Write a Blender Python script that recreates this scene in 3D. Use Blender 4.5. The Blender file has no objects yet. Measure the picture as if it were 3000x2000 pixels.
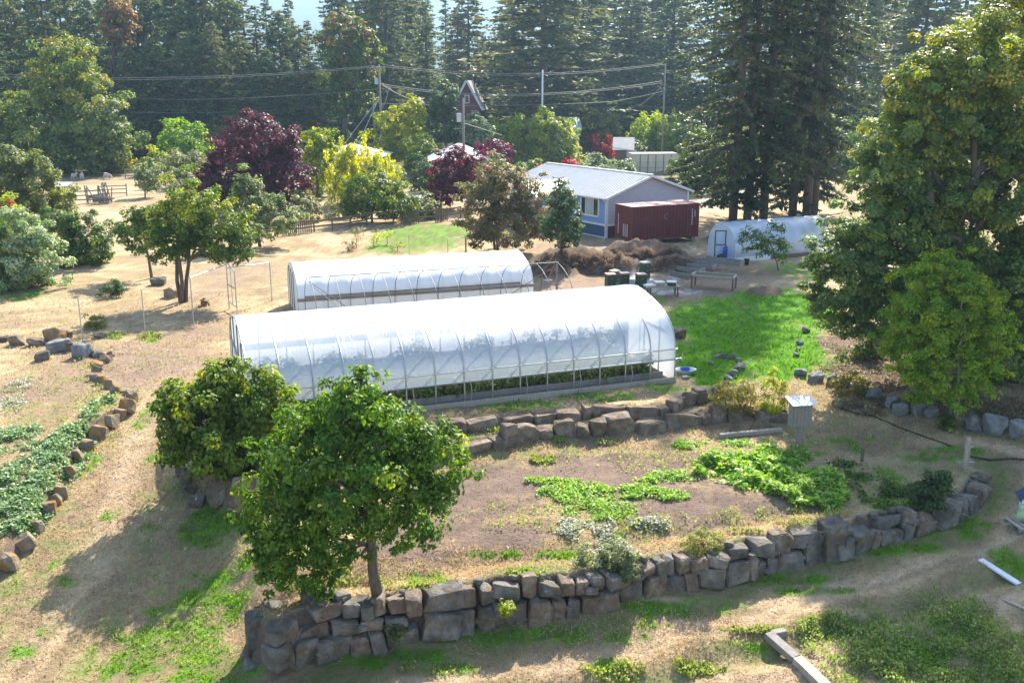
import bpy, bmesh, math, random
import numpy as np
from mathutils import Vector, Matrix, noise

# ------------------------------------------------------------------ camera, sky, sun, exposure
SC = bpy.context.scene
COL = SC.collection
CAM_H, FOC, PITCH = 12.5, 2900.0, math.atan(775.0 / 2900.0)
cam_data = bpy.data.cameras.new("camera")
cam_data.sensor_width = 36.0
cam_data.lens = FOC / 3000.0 * 36.0
cam_data.clip_end = 9000.0
cam = bpy.data.objects.new("camera", cam_data)
COL.objects.link(cam)
cam.location = (0, 0, CAM_H)
cam.rotation_euler = (math.pi / 2 - PITCH, 0, 0)
SC.camera = cam

SUN_AZ, SUN_EL = math.radians(21.0), math.radians(40.0)      # azimuth measured from +Y towards +X
world = bpy.data.worlds.new("World")
SC.world = world
world.use_nodes = True
wn = world.node_tree
sky = wn.nodes.new("ShaderNodeTexSky")
sky.sky_type = 'NISHITA'
sky.sun_disc = False
sky.sun_elevation = SUN_EL
sky.sun_rotation = SUN_AZ
sky.altitude = 100
sky.air_density = 1.0
sky.dust_density = 1.2
sky.ozone_density = 1.2
bg = wn.nodes["Background"]
bg.inputs[1].default_value = 0.11
wn.links.new(sky.outputs[0], bg.inputs[0])

sun_data = bpy.data.lights.new("sun", 'SUN')
sun_data.energy = 5.0
sun_data.angle = math.radians(0.55)
sun_data.color = (1.0, 0.925, 0.79)
sun = bpy.data.objects.new("sun", sun_data)
COL.objects.link(sun)
sv = Vector((math.sin(SUN_AZ) * math.cos(SUN_EL), math.cos(SUN_AZ) * math.cos(SUN_EL), math.sin(SUN_EL)))
sun.rotation_euler = sv.to_track_quat('Z', 'Y').to_euler()

vs = SC.view_settings
vs.view_transform = 'Standard'
vs.look = 'None'
vs.exposure = 1.62
vs.gamma = 1.0
vs.use_curve_mapping = False
SC.render.engine = 'CYCLES'
cy = SC.cycles
cy.use_denoising = True
cy.max_bounces = 8
cy.diffuse_bounces = 3
cy.glossy_bounces = 2
cy.transmission_bounces = 6
cy.transparent_max_bounces = 12
cy.volume_bounces = 0
cy.caustics_reflective = False
cy.caustics_refractive = False
cy.sample_clamp_indirect = 6.0

# ------------------------------------------------------------------ helpers
RNG = np.random.default_rng(7)
random.seed(7)
_F = np.array([0, math.cos(PITCH), -math.sin(PITCH)])
_U = np.array([0, math.sin(PITCH), math.cos(PITCH)])
_R = np.array([1.0, 0, 0])


def ray(px, py):
    return _F + (px - 1500.0) / FOC * _R + (1000.0 - py) / FOC * _U


def P(px, py, z):
    """point at height z seen at photo position (px, py)"""
    d = ray(px, py)
    return np.array([0, 0, CAM_H]) + d * ((z - CAM_H) / d[2])


def PY(px, py, y):
    """point at ground distance y"""
    d = ray(px, py)
    return np.array([0, 0, CAM_H]) + d * (y / d[1])


def proj(p):
    d = np.asarray(p, float) - np.array([0, 0, CAM_H])
    z = d @ _F
    return np.stack([1500 + FOC * (d @ _R) / z, 1000 - FOC * (d @ _U) / z], -1)


def hash2(ix, iy, s):
    h = (ix.astype(np.int64) * 374761393 + iy.astype(np.int64) * 668265263 + s * 1442695041) & 0xFFFFFFFF
    h = ((h ^ (h >> 13)) * 1274126177) & 0xFFFFFFFF
    h = (h ^ (h >> 16)) & 0xFFFFFFFF
    return h / 4294967295.0


def vnoise(x, y, s=0):
    x = np.asarray(x, float); y = np.asarray(y, float)
    ix, iy = np.floor(x), np.floor(y)
    fx, fy = x - ix, y - iy
    fx = fx * fx * (3 - 2 * fx); fy = fy * fy * (3 - 2 * fy)
    a, b = hash2(ix, iy, s), hash2(ix + 1, iy, s)
    c, d = hash2(ix, iy + 1, s), hash2(ix + 1, iy + 1, s)
    return (a * (1 - fx) + b * fx) * (1 - fy) + (c * (1 - fx) + d * fx) * fy


def fbm(x, y, s=0, o=4):
    v, a, t = 0, 0.5, 0
    for k in range(o):
        v = v + a * vnoise(x * 2 ** k, y * 2 ** k, s + k * 17); t += a; a *= 0.5
    return v / t


def sstep(a, b, x):
    t = np.clip((x - a) / (b - a), 0, 1)
    return t * t * (3 - 2 * t)


def tag(o, label=None, cat=None, group=None, kind=None):
    if label: o["label"] = label
    if cat: o["category"] = cat
    if group: o["group"] = group
    if kind: o["kind"] = kind
    return o


def empty(name, loc=(0, 0, 0), rz=0.0, label=None, cat=None, group=None):
    o = bpy.data.objects.new(name, None)
    o.empty_display_size = 0.2
    COL.objects.link(o)
    o.location = Vector([float(v) for v in loc])
    o.rotation_euler = (0, 0, rz)
    return tag(o, label, cat, group)


def link_mesh(name, me, parent=None, world=False):
    o = bpy.data.objects.new(name, me)
    COL.objects.link(o)
    if parent is not None:
        o.parent = parent
        if world:
            o.matrix_parent_inverse = (Matrix.Translation(parent.location) @ Matrix.Rotation(parent.rotation_euler.z, 4, 'Z')).inverted()
    return o


def np_mesh(name, verts, faces, mat, smooth=False, col=None):
    """verts Nx3, faces MxK (K = 3 or 4); col Nx3 point colours"""
    me = bpy.data.meshes.new(name)
    verts = np.asarray(verts, np.float32); faces = np.asarray(faces, np.int32)
    nf, k = faces.shape
    me.vertices.add(len(verts)); me.vertices.foreach_set("co", verts.ravel())
    me.loops.add(nf * k); me.loops.foreach_set("vertex_index", faces.ravel())
    me.polygons.add(nf)
    me.polygons.foreach_set("loop_start", np.arange(0, nf * k, k, dtype=np.int32))
    if smooth: me.polygons.foreach_set("use_smooth", np.ones(nf, bool))
    me.update(calc_edges=True)
    if col is not None:
        c = np.ones((len(verts), 4), np.float32); c[:, :3] = col
        at = me.color_attributes.new("Col", 'FLOAT_COLOR', 'POINT')
        at.data.foreach_set("color", c.ravel())
    if mat is not None: me.materials.append(mat)
    return me


def copy_tree(o, parent=None):
    c = o.copy(); COL.objects.link(c)
    if parent is not None: c.parent = parent
    for ch in o.children: copy_tree(ch, c)
    return c


class MB:
    """collects boxes, bars and tubes into one mesh"""

    def __init__(s):
        s.v, s.f = [], []

    def add(s, vs_, fs):
        n = len(s.v)
        s.v += [tuple(float(c) for c in v) for v in vs_]
        s.f += [tuple(i + n for i in f) for f in fs]
        return s

    def box(s, c, size, rz=0.0, rx=0.0, ry=0.0):
        m = Matrix.Rotation(rz, 3, 'Z') @ Matrix.Rotation(ry, 3, 'Y') @ Matrix.Rotation(rx, 3, 'X')
        h = [k / 2 for k in size]
        vs_ = []
        for x in (-1, 1):
            for y in (-1, 1):
                for z in (-1, 1):
                    p = m @ Vector((x * h[0], y * h[1], z * h[2]))
                    vs_.append((p.x + c[0], p.y + c[1], p.z + c[2]))
        return s.add(vs_, [(0, 1, 3, 2), (4, 6, 7, 5), (0, 4, 5, 1), (2, 3, 7, 6), (0, 2, 6, 4), (1, 5, 7, 3)])

    def bar(s, a, b, w, h, up=(0, 0, 1)):
        a, b = Vector([float(k) for k in a]), Vector([float(k) for k in b])
        d = (b - a); L = d.length
        if L < 1e-6: return s
        d.normalize(); up = Vector(up)
        if abs(d.dot(up)) > 0.98: up = Vector((1, 0, 0))
        r = d.cross(up).normalized(); u = r.cross(d).normalized()
        vs_ = []
        for p in (a, b):
            for i, j in ((-1, -1), (1, -1), (1, 1), (-1, 1)):
                q = p + r * (i * w / 2) + u * (j * h / 2)
                vs_.append(q[:])
        return s.add(vs_, [(0, 1, 2, 3), (7, 6, 5, 4), (0, 4, 5, 1), (1, 5, 6, 2), (2, 6, 7, 3), (3, 7, 4, 0)])

    def tube(s, pts, r, n=6, cap=True):
        pts = [Vector([float(k) for k in p]) for p in pts]
        rs = r if isinstance(r, (list, tuple, np.ndarray)) else [r] * len(pts)
        base = len(s.v); up = Vector((0.13, 0.21, 0.97)).normalized(); fr = None
        for i, p in enumerate(pts):
            d = (pts[min(i + 1, len(pts) - 1)] - pts[max(i - 1, 0)])
            if d.length < 1e-9: d = Vector((0, 0, 1))
            d.normalize()
            a = (fr if fr is not None else up)
            a = a - d * a.dot(d)
            if a.length < 0.05: a = Vector((1, 0, 0)) - d * d.x
            a.normalize(); fr = a; b = d.cross(a)
            for k in range(n):
                t = 2 * math.pi * k / n
                q = p + (a * math.cos(t) + b * math.sin(t)) * float(rs[i])
                s.v.append(q[:])
        for i in range(len(pts) - 1):
            for k in range(n):
                s.f.append((base + i * n + k, base + i * n + (k + 1) % n, base + (i + 1) * n + (k + 1) % n, base + (i + 1) * n + k))
        if cap:
            s.f.append(tuple(base + k for k in reversed(range(n))))
            s.f.append(tuple(base + (len(pts) - 1) * n + k for k in range(n)))
        return s

    def grid(s, rows):
        base = len(s.v); m = len(rows[0])
        for r in rows: s.v += [tuple(float(c) for c in p) for p in r]
        for i in range(len(rows) - 1):
            for k in range(m - 1):
                s.f.append((base + i * m + k, base + i * m + k + 1, base + (i + 1) * m + k + 1, base + (i + 1) * m + k))
        return s

    def mesh(s, name, mat, smooth=False):
        me = bpy.data.meshes.new(name)
        me.from_pydata(s.v, [], s.f)
        me.update()
        if smooth:
            me.polygons.foreach_set("use_smooth", np.ones(len(me.polygons), bool))
        if mat is not None: me.materials.append(mat)
        return me

    def build(s, name, mat, parent=None, world=False, smooth=False):
        return link_mesh(name, s.mesh(name, mat, smooth), parent, world)


# ------------------------------------------------------------------ materials
M = {}


def _nt(name):
    m = bpy.data.materials.new(name); m.use_nodes = True
    M[name] = m
    return m, m.node_tree, m.node_tree.nodes["Principled BSDF"]


def surf(name, col, rough=0.7, var=0.25, scale=6.0, col2=None, metal=0.0, spec=0.4, bump=0.15, bscale=None, stretch=None, streak=0.0):
    """noise-varied painted, wooden, stone or metal surface"""
    m, nt, b = _nt(name)
    N, L = nt.nodes, nt.links
    tc = N.new("ShaderNodeTexCoord")
    mp = N.new("ShaderNodeMapping")
    if stretch: mp.inputs["Scale"].default_value = stretch
    L.new(tc.outputs["Object"], mp.inputs[0])
    n1 = N.new("ShaderNodeTexNoise"); n1.inputs["Scale"].default_value = scale; n1.inputs["Detail"].default_value = 6
    n1.inputs["Roughness"].default_value = 0.65
    L.new(mp.outputs[0], n1.inputs["Vector"])
    cr = N.new("ShaderNodeValToRGB")
    c2 = col2 or tuple(c * (1 - var) for c in col)
    cr.color_ramp.elements[0].position = 0.32; cr.color_ramp.elements[0].color = (*c2, 1)
    cr.color_ramp.elements[1].position = 0.66; cr.color_ramp.elements[1].color = (*col, 1)
    L.new(n1.outputs["Fac"], cr.inputs[0])
    L.new(cr.outputs[0], b.inputs["Base Color"])
    b.inputs["Roughness"].default_value = rough; b.inputs["Metallic"].default_value = metal
    b.inputs["Specular IOR Level"].default_value = spec
    if bump:
        n2 = N.new("ShaderNodeTexNoise"); n2.inputs["Scale"].default_value = bscale or scale * 4; n2.inputs["Detail"].default_value = 5
        L.new(mp.outputs[0], n2.inputs["Vector"])
        bp = N.new("ShaderNodeBump"); bp.inputs["Strength"].default_value = bump; bp.inputs["Distance"].default_value = 0.05
        L.new(n2.outputs["Fac"], bp.inputs["Height"]); L.new(bp.outputs[0], b.inputs["Normal"])
    return m


def leafmat(name, trans=0.45, rough=0.5, spec=0.35, hue=0.03):
    """leaf: colour from the mesh, lets sunlight through"""
    m, nt, b = _nt(name)
    N, L = nt.nodes, nt.links
    at = N.new("ShaderNodeAttribute"); at.attribute_name = "Col"
    oi = N.new("ShaderNodeObjectInfo")
    hs = N.new("ShaderNodeHueSaturation")
    mr = N.new("ShaderNodeMapRange"); mr.inputs["To Min"].default_value = 0.5 - hue; mr.inputs["To Max"].default_value = 0.5 + hue
    L.new(oi.outputs["Random"], mr.inputs["Value"]); L.new(mr.outputs[0], hs.inputs["Hue"])
    L.new(at.outputs["Color"], hs.inputs["Color"])
    L.new(hs.outputs[0], b.inputs["Base Color"])
    b.inputs["Roughness"].default_value = rough; b.inputs["Specular IOR Level"].default_value = spec
    tr = N.new("ShaderNodeBsdfTranslucent")
    hs2 = N.new("ShaderNodeHueSaturation"); hs2.inputs["Hue"].default_value = 0.49; hs2.inputs["Value"].default_value = 1.9; hs2.inputs["Saturation"].default_value = 1.15
    L.new(hs.outputs[0], hs2.inputs["Color"]); L.new(hs2.outputs[0], tr.inputs["Color"])
    mx = N.new("ShaderNodeMixShader"); mx.inputs[0].default_value = trans
    L.new(b.outputs[0], mx.inputs[1]); L.new(tr.outputs[0], mx.inputs[2])
    L.new(mx.outputs[0], N["Material Output"].inputs["Surface"])
    return m


leafmat("leaf", trans=0.38); leafmat("leaf_light", trans=0.56); leafmat("needle", trans=0.25, rough=0.6, spec=0.25); leafmat("grass", trans=0.4, rough=0.7, spec=0.15, hue=0.0)
surf("bark", (0.17, 0.135, 0.105), 0.9, 0.5, 3.0, bump=0.6, stretch=(4, 4, 1))
surf("bark_pale", (0.30, 0.27, 0.23), 0.9, 0.5, 3.0, bump=0.5, stretch=(4, 4, 1))
surf("wood_grey", (0.30, 0.275, 0.25), 0.85, 0.4, 5.0, bump=0.3, stretch=(1, 1, 6))
surf("wood_brown", (0.21, 0.15, 0.10), 0.85, 0.45, 5.0, bump=0.3, stretch=(6, 1, 1))
surf("wood_pale", (0.46, 0.40, 0.33), 0.8, 0.35, 5.0, bump=0.3, stretch=(5, 1, 1))
surf("steel", (0.55, 0.56, 0.57), 0.45, 0.25, 8.0, metal=0.75, bump=0.05)
surf("steel_dark", (0.16, 0.165, 0.17), 0.5, 0.3, 8.0, metal=0.5, bump=0.05)
surf("white_paint", (0.76, 0.77, 0.78), 0.5, 0.12, 2.5, bump=0.05)
surf("black_plastic", (0.022, 0.022, 0.024), 0.5, 0.2, 5.0, bump=0.1)
surf("blue_plastic", (0.02, 0.12, 0.52), 0.35, 0.2, 3.0, bump=0.03)
surf("glass_dark", (0.03, 0.036, 0.04), 0.06, 0.3, 1.0, spec=0.8, bump=0.0)
# ------------------------------------------------------------------ terrain
def polyline_px(pts, z):
    return np.array([P(a, b, z)[:2] for a, b in pts])


Z_LED, Z_TOP = -0.36, -0.04
# top edges of the three retaining walls, west to east, as photo positions; each lies at its own height
FRONT_TOP = [(735, 1812), (800, 1838), (880, 1800), (980, 1775), (1080, 1762), (1190, 1748), (1290, 1738), (1380, 1722), (1450, 1708), (1600, 1702), (1680, 1694),
             (1780, 1684), (1850, 1660), (1930, 1642), (2000, 1634), (2100, 1624), (2200, 1592), (2290, 1574), (2400, 1552), (2500, 1540),
             (2620, 1506), (2700, 1496), (2760, 1484), (2810, 1455), (2850, 1425), (2872, 1398), (2860, 1380)]
FRONT_BASE_Y = [(735, 1958), (860, 1948), (1000, 1920), (1120, 1900), (1200, 1886), (1300, 1868), (1500, 1834), (1700, 1800), (1860, 1757), (2000, 1731), (2100, 1711),
                (2280, 1680), (2430, 1633), (2600, 1588), (2700, 1568), (2760, 1545), (2830, 1500), (2880, 1462), (2890, 1420), (2876, 1390)]
LOW_TOP = [(700, 1418), (820, 1385), (1000, 1345), (1200, 1312), (1408, 1281), (1540, 1256), (1630, 1246), (1715, 1243), (1834, 1227), (1889, 1229), (1961, 1217), (2072, 1203), (2190, 1196), (2300, 1204)]
UP_TOP = [(760, 1350), (1000, 1290), (1200, 1262), (1357, 1234), (1472, 1221), (1532, 1208), (1655, 1200), (1778, 1192), (1876, 1191), (1961, 1184), (2000, 1160), (2080, 1141), (2180, 1125)]


def g_level(x, y):
    """garden bed height"""
    return -0.95 - 0.032 * np.clip(35.5 - y, 0, 12) - 0.0 * x


def front_z(px):
    """height of the wall's top edge"""
    return -1.32 + 0.12 * sstep(1900, 2800, px)


WF = np.array([P(a, b, front_z(a))[:2] for a, b in FRONT_TOP])
WL = polyline_px(LOW_TOP, Z_LED)
WU = polyline_px(UP_TOP, Z_TOP)


def front_base_z():
    out = []
    bx = np.array([a for a, _ in FRONT_BASE_Y]); by = np.array([b for _, b in FRONT_BASE_Y])
    for (x, y), (px, py) in zip(WF, FRONT_TOP):
        ty = np.interp(px, bx, by)
        lo, hi = -4.0, -0.9
        yy = y - 0.30
        for _ in range(40):
            m = (lo + hi) / 2
            if proj([x, yy, m])[1] > ty: lo = m
            else: hi = m
        out.append(m)
    out[-1] = out[-2] = -1.3
    return np.array(out)


WFB = front_base_z()

# control points of the open ground (photo position, height)
_ctl = []
for (x, y), z in zip(WF[::2], WFB[::2]): _ctl.append((x, y - 0.5, z))
for a, b, z in [(1500, 1990, -3.0), (1000, 1990, -3.1), (2000, 1990, -3.05), (2500, 1900, -2.75), (2900, 1980, -2.75), (2900, 1700, -2.2), (3100, 1500, -1.5), (3000, 1330, -0.9),
                (2750, 1280, -0.85), (2500, 1230, -0.75), (2400, 1150, -0.5), (2700, 1130, -0.2), (3000, 1180, -0.2), (2150, 1060, -0.1), (2330, 930, 0.0), (2600, 1000, 0.2),
                (600, 1000, 0.0), (480, 1120, -0.12), (450, 1250, -0.5), (400, 1400, -1.05), (330, 1550, -1.6), (300, 1700, -2.1), (250, 1850, -2.55), (60, 1950, -2.7), (600, 1900, -2.85),
                (480, 1420, -1.15), (560, 1560, -1.75), (640, 1680, -2.15), (760, 1600, -1.75), (500, 1720, -2.25), (150, 1750, -2.2), (-150, 1900, -2.5), (1500, 2300, -3.1), (2300, 2300, -3.1), (600, 2300, -3.2), (3200, 2300, -2.9), (-100, 2300, -3.0),
                (200, 950, 0.0), (-200, 950, 0.0), (700, 850, 0.0), (1200, 1000, 0.0), (1600, 900, 0.0), (2000, 800, 0.0), (2500, 800, 0.2), (3200, 900, 0.3), (1500, 760, 0.1), (300, 760, 0.0)]:
    p = P(a, b, z); _ctl.append((p[0], p[1], z))
for x in (-60, -30, 0, 30, 60):
    for y in (62, 75, 95): _ctl.append((x, y, 0.0 if y < 70 else 0.1))
_ctl = np.array(_ctl)


def _tps():
    xy, z = _ctl[:, :2], _ctl[:, 2]
    n = len(xy)
    d = np.linalg.norm(xy[:, None] - xy[None], axis=2)
    K = np.where(d > 0, d * d * np.log(d + 1e-9), 0) + np.eye(n) * 2.0
    A = np.zeros((n + 3, n + 3)); A[:n, :n] = K; A[:n, n] = 1; A[:n, n + 1:] = xy; A[n, :n] = 1; A[n + 1:, :n] = xy.T
    return np.linalg.solve(A, np.concatenate([z, np.zeros(3)]))


_W = _tps()


def open_ground(x, y):
    x = np.asarray(x, float); y = np.asarray(y, float)
    sh = x.shape; xr, yr = np.clip(x.ravel(), -60, 60), np.clip(y.ravel(), 12, 95)
    out = np.empty(len(xr))
    for i in range(0, len(xr), 20000):
        q = np.stack([xr[i:i + 20000], yr[i:i + 20000]], 1)
        d2 = ((q[:, None] - _ctl[None, :, :2]) ** 2).sum(2)
        k = 0.5 * d2 * np.log(d2 + 1e-12)
        out[i:i + 20000] = k @ _W[:-3] + _W[-3] + q @ _W[-2:]
    far = sstep(58, 72, yr)
    out = np.clip(out, -3.4, 0.7) * (1 - far) + 0.08 * far
    return out.reshape(sh)


def pline_dist(x, y, pl):
    """distance to a polyline and side (positive north of it)"""
    best = np.full(np.shape(x), 1e9); side = np.zeros(np.shape(x)); tpar = np.zeros(np.shape(x))
    for i in range(len(pl) - 1):
        a, b = pl[i], pl[i + 1]
        d = b - a; L2 = d @ d
        t = np.clip(((x - a[0]) * d[0] + (y - a[1]) * d[1]) / L2, 0, 1)
        qx, qy = a[0] + t * d[0], a[1] + t * d[1]
        ds = np.hypot(x - qx, y - qy)
        cr = d[0] * (y - a[1]) - d[1] * (x - a[0])
        m = ds < best - 1e-9
        best = np.where(m, ds, best); side = np.where(m, np.sign(cr), side); tpar = np.where(m, i + t, tpar)
    return best, side, tpar


def in_poly(x, y, poly):
    ins = np.zeros(np.shape(x), bool)
    n = len(poly)
    for i in range(n):
        x1, y1 = poly[i]; x2, y2 = poly[(i + 1) % n]
        c = ((y1 > y) != (y2 > y)) & (x < (x2 - x1) * (y - y1) / (y2 - y1 + 1e-12) + x1)
        ins ^= c
    return ins


GARDEN = np.concatenate([WF, [P(2500, 1290, -1.0)[:2]], WL[::-1] + np.array([0, -0.05]), [P(560, 1500, -1.5)[:2], P(640, 1640, -1.7)[:2]]])
LEDGE = np.concatenate([WL, [P(2340, 1100, -0.3)[:2], (4, 52), (-12, 52), P(500, 1250, -0.5)[:2], P(530, 1390, -1.0)[:2], P(600, 1440, -0.9)[:2]]])
TERR = np.concatenate([WU, [P(2250, 1060, -0.1)[:2], (4, 52), (-14, 52), P(560, 1180, -0.2)[:2]]])


def poly_sd(x, y, poly):
    d, _, _ = pline_dist(x, y, np.concatenate([poly, poly[:1]]))
    return np.where(in_poly(x, y, poly), d, -d)


RAISED = np.array([P(a, b, z)[:2] for a, b, z in [(20, 1640, -1.6), (80, 1560, -1.4), (150, 1450, -1.1), (215, 1350, -0.85), (270, 1270, -0.6), (390, 1200, -0.25), (330, 1130, -0.1), (265, 1075, 0), (300, 1040, 0), (150, 1040, 0), (-400, 1040, 0), (-900, 1700, -1.6), (-200, 1760, -1.8)]])
MOUNDS = []   # (x, y, rx, ry, h, seed)
for a, b, rx, ry, h in [(1690, 782, 3.4, 2.2, 1.15), (1790, 790, 2.6, 2.0, 1.0), (1600, 800, 2.2, 1.8, 0.75), (1880, 770, 3.6, 2.2, 1.35), (1960, 785, 2.6, 1.8, 0.85), (2100, 715, 1.2, 1.2, 0.7), (2240, 860, 1.2, 0.9, 0.35)]:
    p = P(a, b, 0); MOUNDS.append((p[0], p[1], rx, ry, h))


def height(x, y, fine=True):
    x = np.asarray(x, float); y = np.asarray(y, float)
    z = open_ground(x, y)
    near = (np.abs(x) < 40) & (y < 62)
    xs, ys = x[near], y[near]
    zz = z[near]
    sd = poly_sd(xs, ys, RAISED)
    zz = zz + sstep(-0.12, 0.22, sd) * (0.42 * sstep(44, 32, ys) + 0.12)
    sd = poly_sd(xs, ys, GARDEN)
    df, _, _ = pline_dist(xs, ys, WF)
    wid = 0.30 + 2.2 * sstep(0.4, 1.6, df - np.maximum(sd, 0) * 0)
    wid = np.where(df < 0.8, 0.30, wid)
    t = sstep(-0.1, 1.0, (sd + 0.05) / wid)
    zz = zz * (1 - t) + g_level(xs, ys) * t
    sd = poly_sd(xs, ys, LEDGE)
    dl, _, _ = pline_dist(xs, ys, WL)
    t = sstep(0, 1.0, (sd + 0.1) / np.where(dl < 0.8, 0.35, 1.6))
    zz = zz * (1 - t) + np.maximum(zz, Z_LED - 0.05) * t
    sd = poly_sd(xs, ys, TERR)
    dl, _, _ = pline_dist(xs, ys, WU)
    t = sstep(0, 1.0, (sd + 0.1) / np.where(dl < 0.8, 0.4, 1.8))
    zz = zz * (1 - t) + np.maximum(zz, Z_TOP - 0.02) * t
    z = z.copy(); z[near] = zz
    hp = np.zeros(x.shape)
    for mx, my, rx, ry, h in MOUNDS:
        q = np.clip(1 - ((x - mx) / rx) ** 2 - ((y - my) / ry) ** 2, 0, 1)
        hp = np.maximum(hp, h * q ** 0.6)
    z = z + hp * (0.7 + 0.7 * fbm(x * 1.1, y * 1.1, 5, 3)) + sstep(0, .3, hp) * (fbm(x * 3.1, y * 3.1, 15, 3) - .5) * .5
    df, sd_, _ = pline_dist(x, y, WF)
    fur = (sd_ < 0) * sstep(46, 30, y) * (x > -6)
    z = z + fur * (.10 * np.exp(-((df - 2.3) / .35) ** 2) - .13 * np.exp(-((df - 3.1) / .3) ** 2) + .06 * np.exp(-((df - 3.9) / .35) ** 2))
    if fine:
        w = sstep(140, 90, y)
        z = z + w * ((fbm(x * 0.35, y * 0.35, 11, 3) - 0.5) * 0.16 + (fbm(x * 1.7, y * 1.7, 3, 2) - 0.5) * 0.07)
    return z


def hz(x, y):
    return float(height(np.array([float(x)]), np.array([float(y)]))[0])


_gc = {}


def G(px, py):
    """ground point seen at photo position"""
    k = (float(px), float(py))
    if k not in _gc: _gc[k] = _ground_hit(px, py)
    return _gc[k].copy()


def _ground_hit(px, py):
    z = 0.0
    d = ray(px, py)
    o = np.array([0, 0, CAM_H])
    # march then refine
    y0, y1 = (12.5 - 0.9) / -d[2] * d[1] * 0.9, (12.5 + 3.8) / -d[2] * d[1]
    ts = np.linspace(y0 / d[1] if d[1] else 0, y1 / d[1], 260)
    q = o + ts[:, None] * d
    h = height(q[:, 0], q[:, 1])
    k = int(np.argmax(q[:, 2] <= h))
    if k == 0: return P(px, py, 0.0)
    a, b = q[k - 1], q[k]
    da, db = a[2] - h[k - 1], h[k] - b[2]
    r = a + (b - a) * (da / (da + db + 1e-9))
    return r


def px_m(p):
    """photo pixels per metre at a world point"""
    d = np.asarray(p, float) - np.array([0, 0, CAM_H])
    return FOC / (d @ _F)


# ground colours -----------------------------------------------------------------
STRAW = np.array([0.50, 0.375, 0.225]); STRAW2 = np.array([0.31, 0.23, 0.13]); GREEN = np.array([0.10, 0.25, 0.012]); GREEN_D = np.array([0.105, 0.15, 0.035])
SOIL = np.array([0.175, 0.125, 0.098]); DIRT = np.array([0.30, 0.215, 0.15]); GRAVEL = np.array([0.40, 0.39, 0.38]); LITTER = np.array([0.13, 0.085, 0.058]); SAND = np.array([0.50, 0.375, 0.25])


def blob(x, y, px, py, rx_px, ry_px, soft=0.5):
    """0..1 patch around the ground point seen at (px, py), extents in photo pixels"""
    c = G(px, py); ex = G(px + rx_px, py); ey = G(px, py - ry_px)
    rx = abs(ex[0] - c[0]); ry = abs(ey[1] - c[1])
    r = np.sqrt(((x - c[0]) / rx) ** 2 + ((y - c[1]) / ry) ** 2)
    return 1 - sstep(.35, 1.35, r)


_blobs = {}
GREEN_SPOTS = [  # px, py, rx, ry, amount
    (2180, 960, 210, 90, 1.5), (2080, 1060, 110, 70, 1.4), (2300, 900, 140, 60, 1.4), (2330, 790, 90, 25, .6), (2250, 1010, 150, 70, 1.2), (2440, 1080, 100, 40, .6), (1960, 880, 60, 30, .5),
    (1250, 690, 150, 36, 1.1), (1180, 720, 110, 24, .9), (1330, 700, 60, 20, .7), (620, 1540, 120, 60, 1.0), (480, 1900, 190, 110, .72), (560, 1800, 170, 100, .62), (650, 1720, 130, 70, .55), (640, 1960, 140, 60, .75), (430, 1960, 110, 60, .7),
    (330, 1960, 90, 40, .5), (330, 1500, 40, 40, .35), (260, 1380, 40, 40, .35), (450, 1200, 40, 60, .5), (450, 1330, 30, 60, .35), (210, 1700, 50, 30, .3), (120, 1660, 60, 30, .4), (120, 1850, 80, 30, .3), (60, 1900, 60, 40, .4),
    (1500, 1185, 160, 18, .75), (1750, 1160, 150, 14, .6), (1950, 1135, 60, 18, .7), (1500, 1860, 400, 30, .8), (1100, 1930, 250, 30, .8), (1900, 1780, 250, 22, .9), (2250, 1700, 200, 18, .9), (2600, 1610, 180, 18, .7), (2820, 1540, 90, 40, .6),
    (2400, 1730, 170, 10, .8), (2100, 1770, 120, 10, .7), (1700, 1880, 80, 22, .5), (2150, 1890, 140, 12, .8), (1780, 1950, 60, 20, .6), (1900, 1830, 80, 16, .5), (2050, 1960, 80, 26, .7), (2230, 1840, 120, 10, .7), (1300, 1960, 120, 25, .5),
    (2500, 1850, 160, 60, .6), (2700, 1900, 200, 90, .45), (2800, 1830, 90, 60, .8), (2960, 1640, 60, 50, .7), (2700, 1460, 140, 50, .5), (2550, 1400, 120, 40, .5), (2500, 1300, 160, 30, .5), (2780, 1330, 180, 25, .5),
    (1560, 1680, 120, 20, .6), (1450, 1625, 110, 16, .6), (1620, 1620, 100, 18, .5), (1800, 1560, 60, 20, .5), (1240, 1690, 90, 20, .35), (1000, 1690, 80, 25, .5), (900, 1650, 80, 30, .5), (2100, 1310, 200, 16, .35), (2350, 1320, 110, 20, .5),
    (340, 985, 40, 10, .5), (440, 1000, 30, 10, .4), (1900, 1260, 160, 12, .4), (1500, 1320, 110, 10, .45), (1250, 1700, 70, 14, .4), (60, 870, 70, 22, .6), (500, 735, 50, 12, .4), (1420, 1320, 60, 10, .4), (2000, 1420, 300, 18, .15), (300, 1330, 60, 40, .3)]
SOIL_SPOTS = [(1500, 1410, 350, 60, 1), (1300, 1500, 160, 80, 1), (1150, 1600, 120, 50, .9), (1750, 1360, 350, 30, .9), (2000, 1480, 200, 60, .9), (1450, 1560, 220, 60, .9), (1200, 1420, 150, 60, .8), (1700, 1400, 420, 50, 1), (1400, 1480, 200, 60, 1), (1350, 1570, 180, 45, 1), (1900, 1480, 160, 60, 1), (1250, 1610, 110, 30, .9), (2150, 1450, 220, 60, .7), (1600, 1540, 120, 30, .6), (2050, 1340, 200, 20, .6), (2600, 1930, 130, 70, .5), (2450, 1960, 60, 60, .3), (2800, 1960, 120, 60, .4)]
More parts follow.
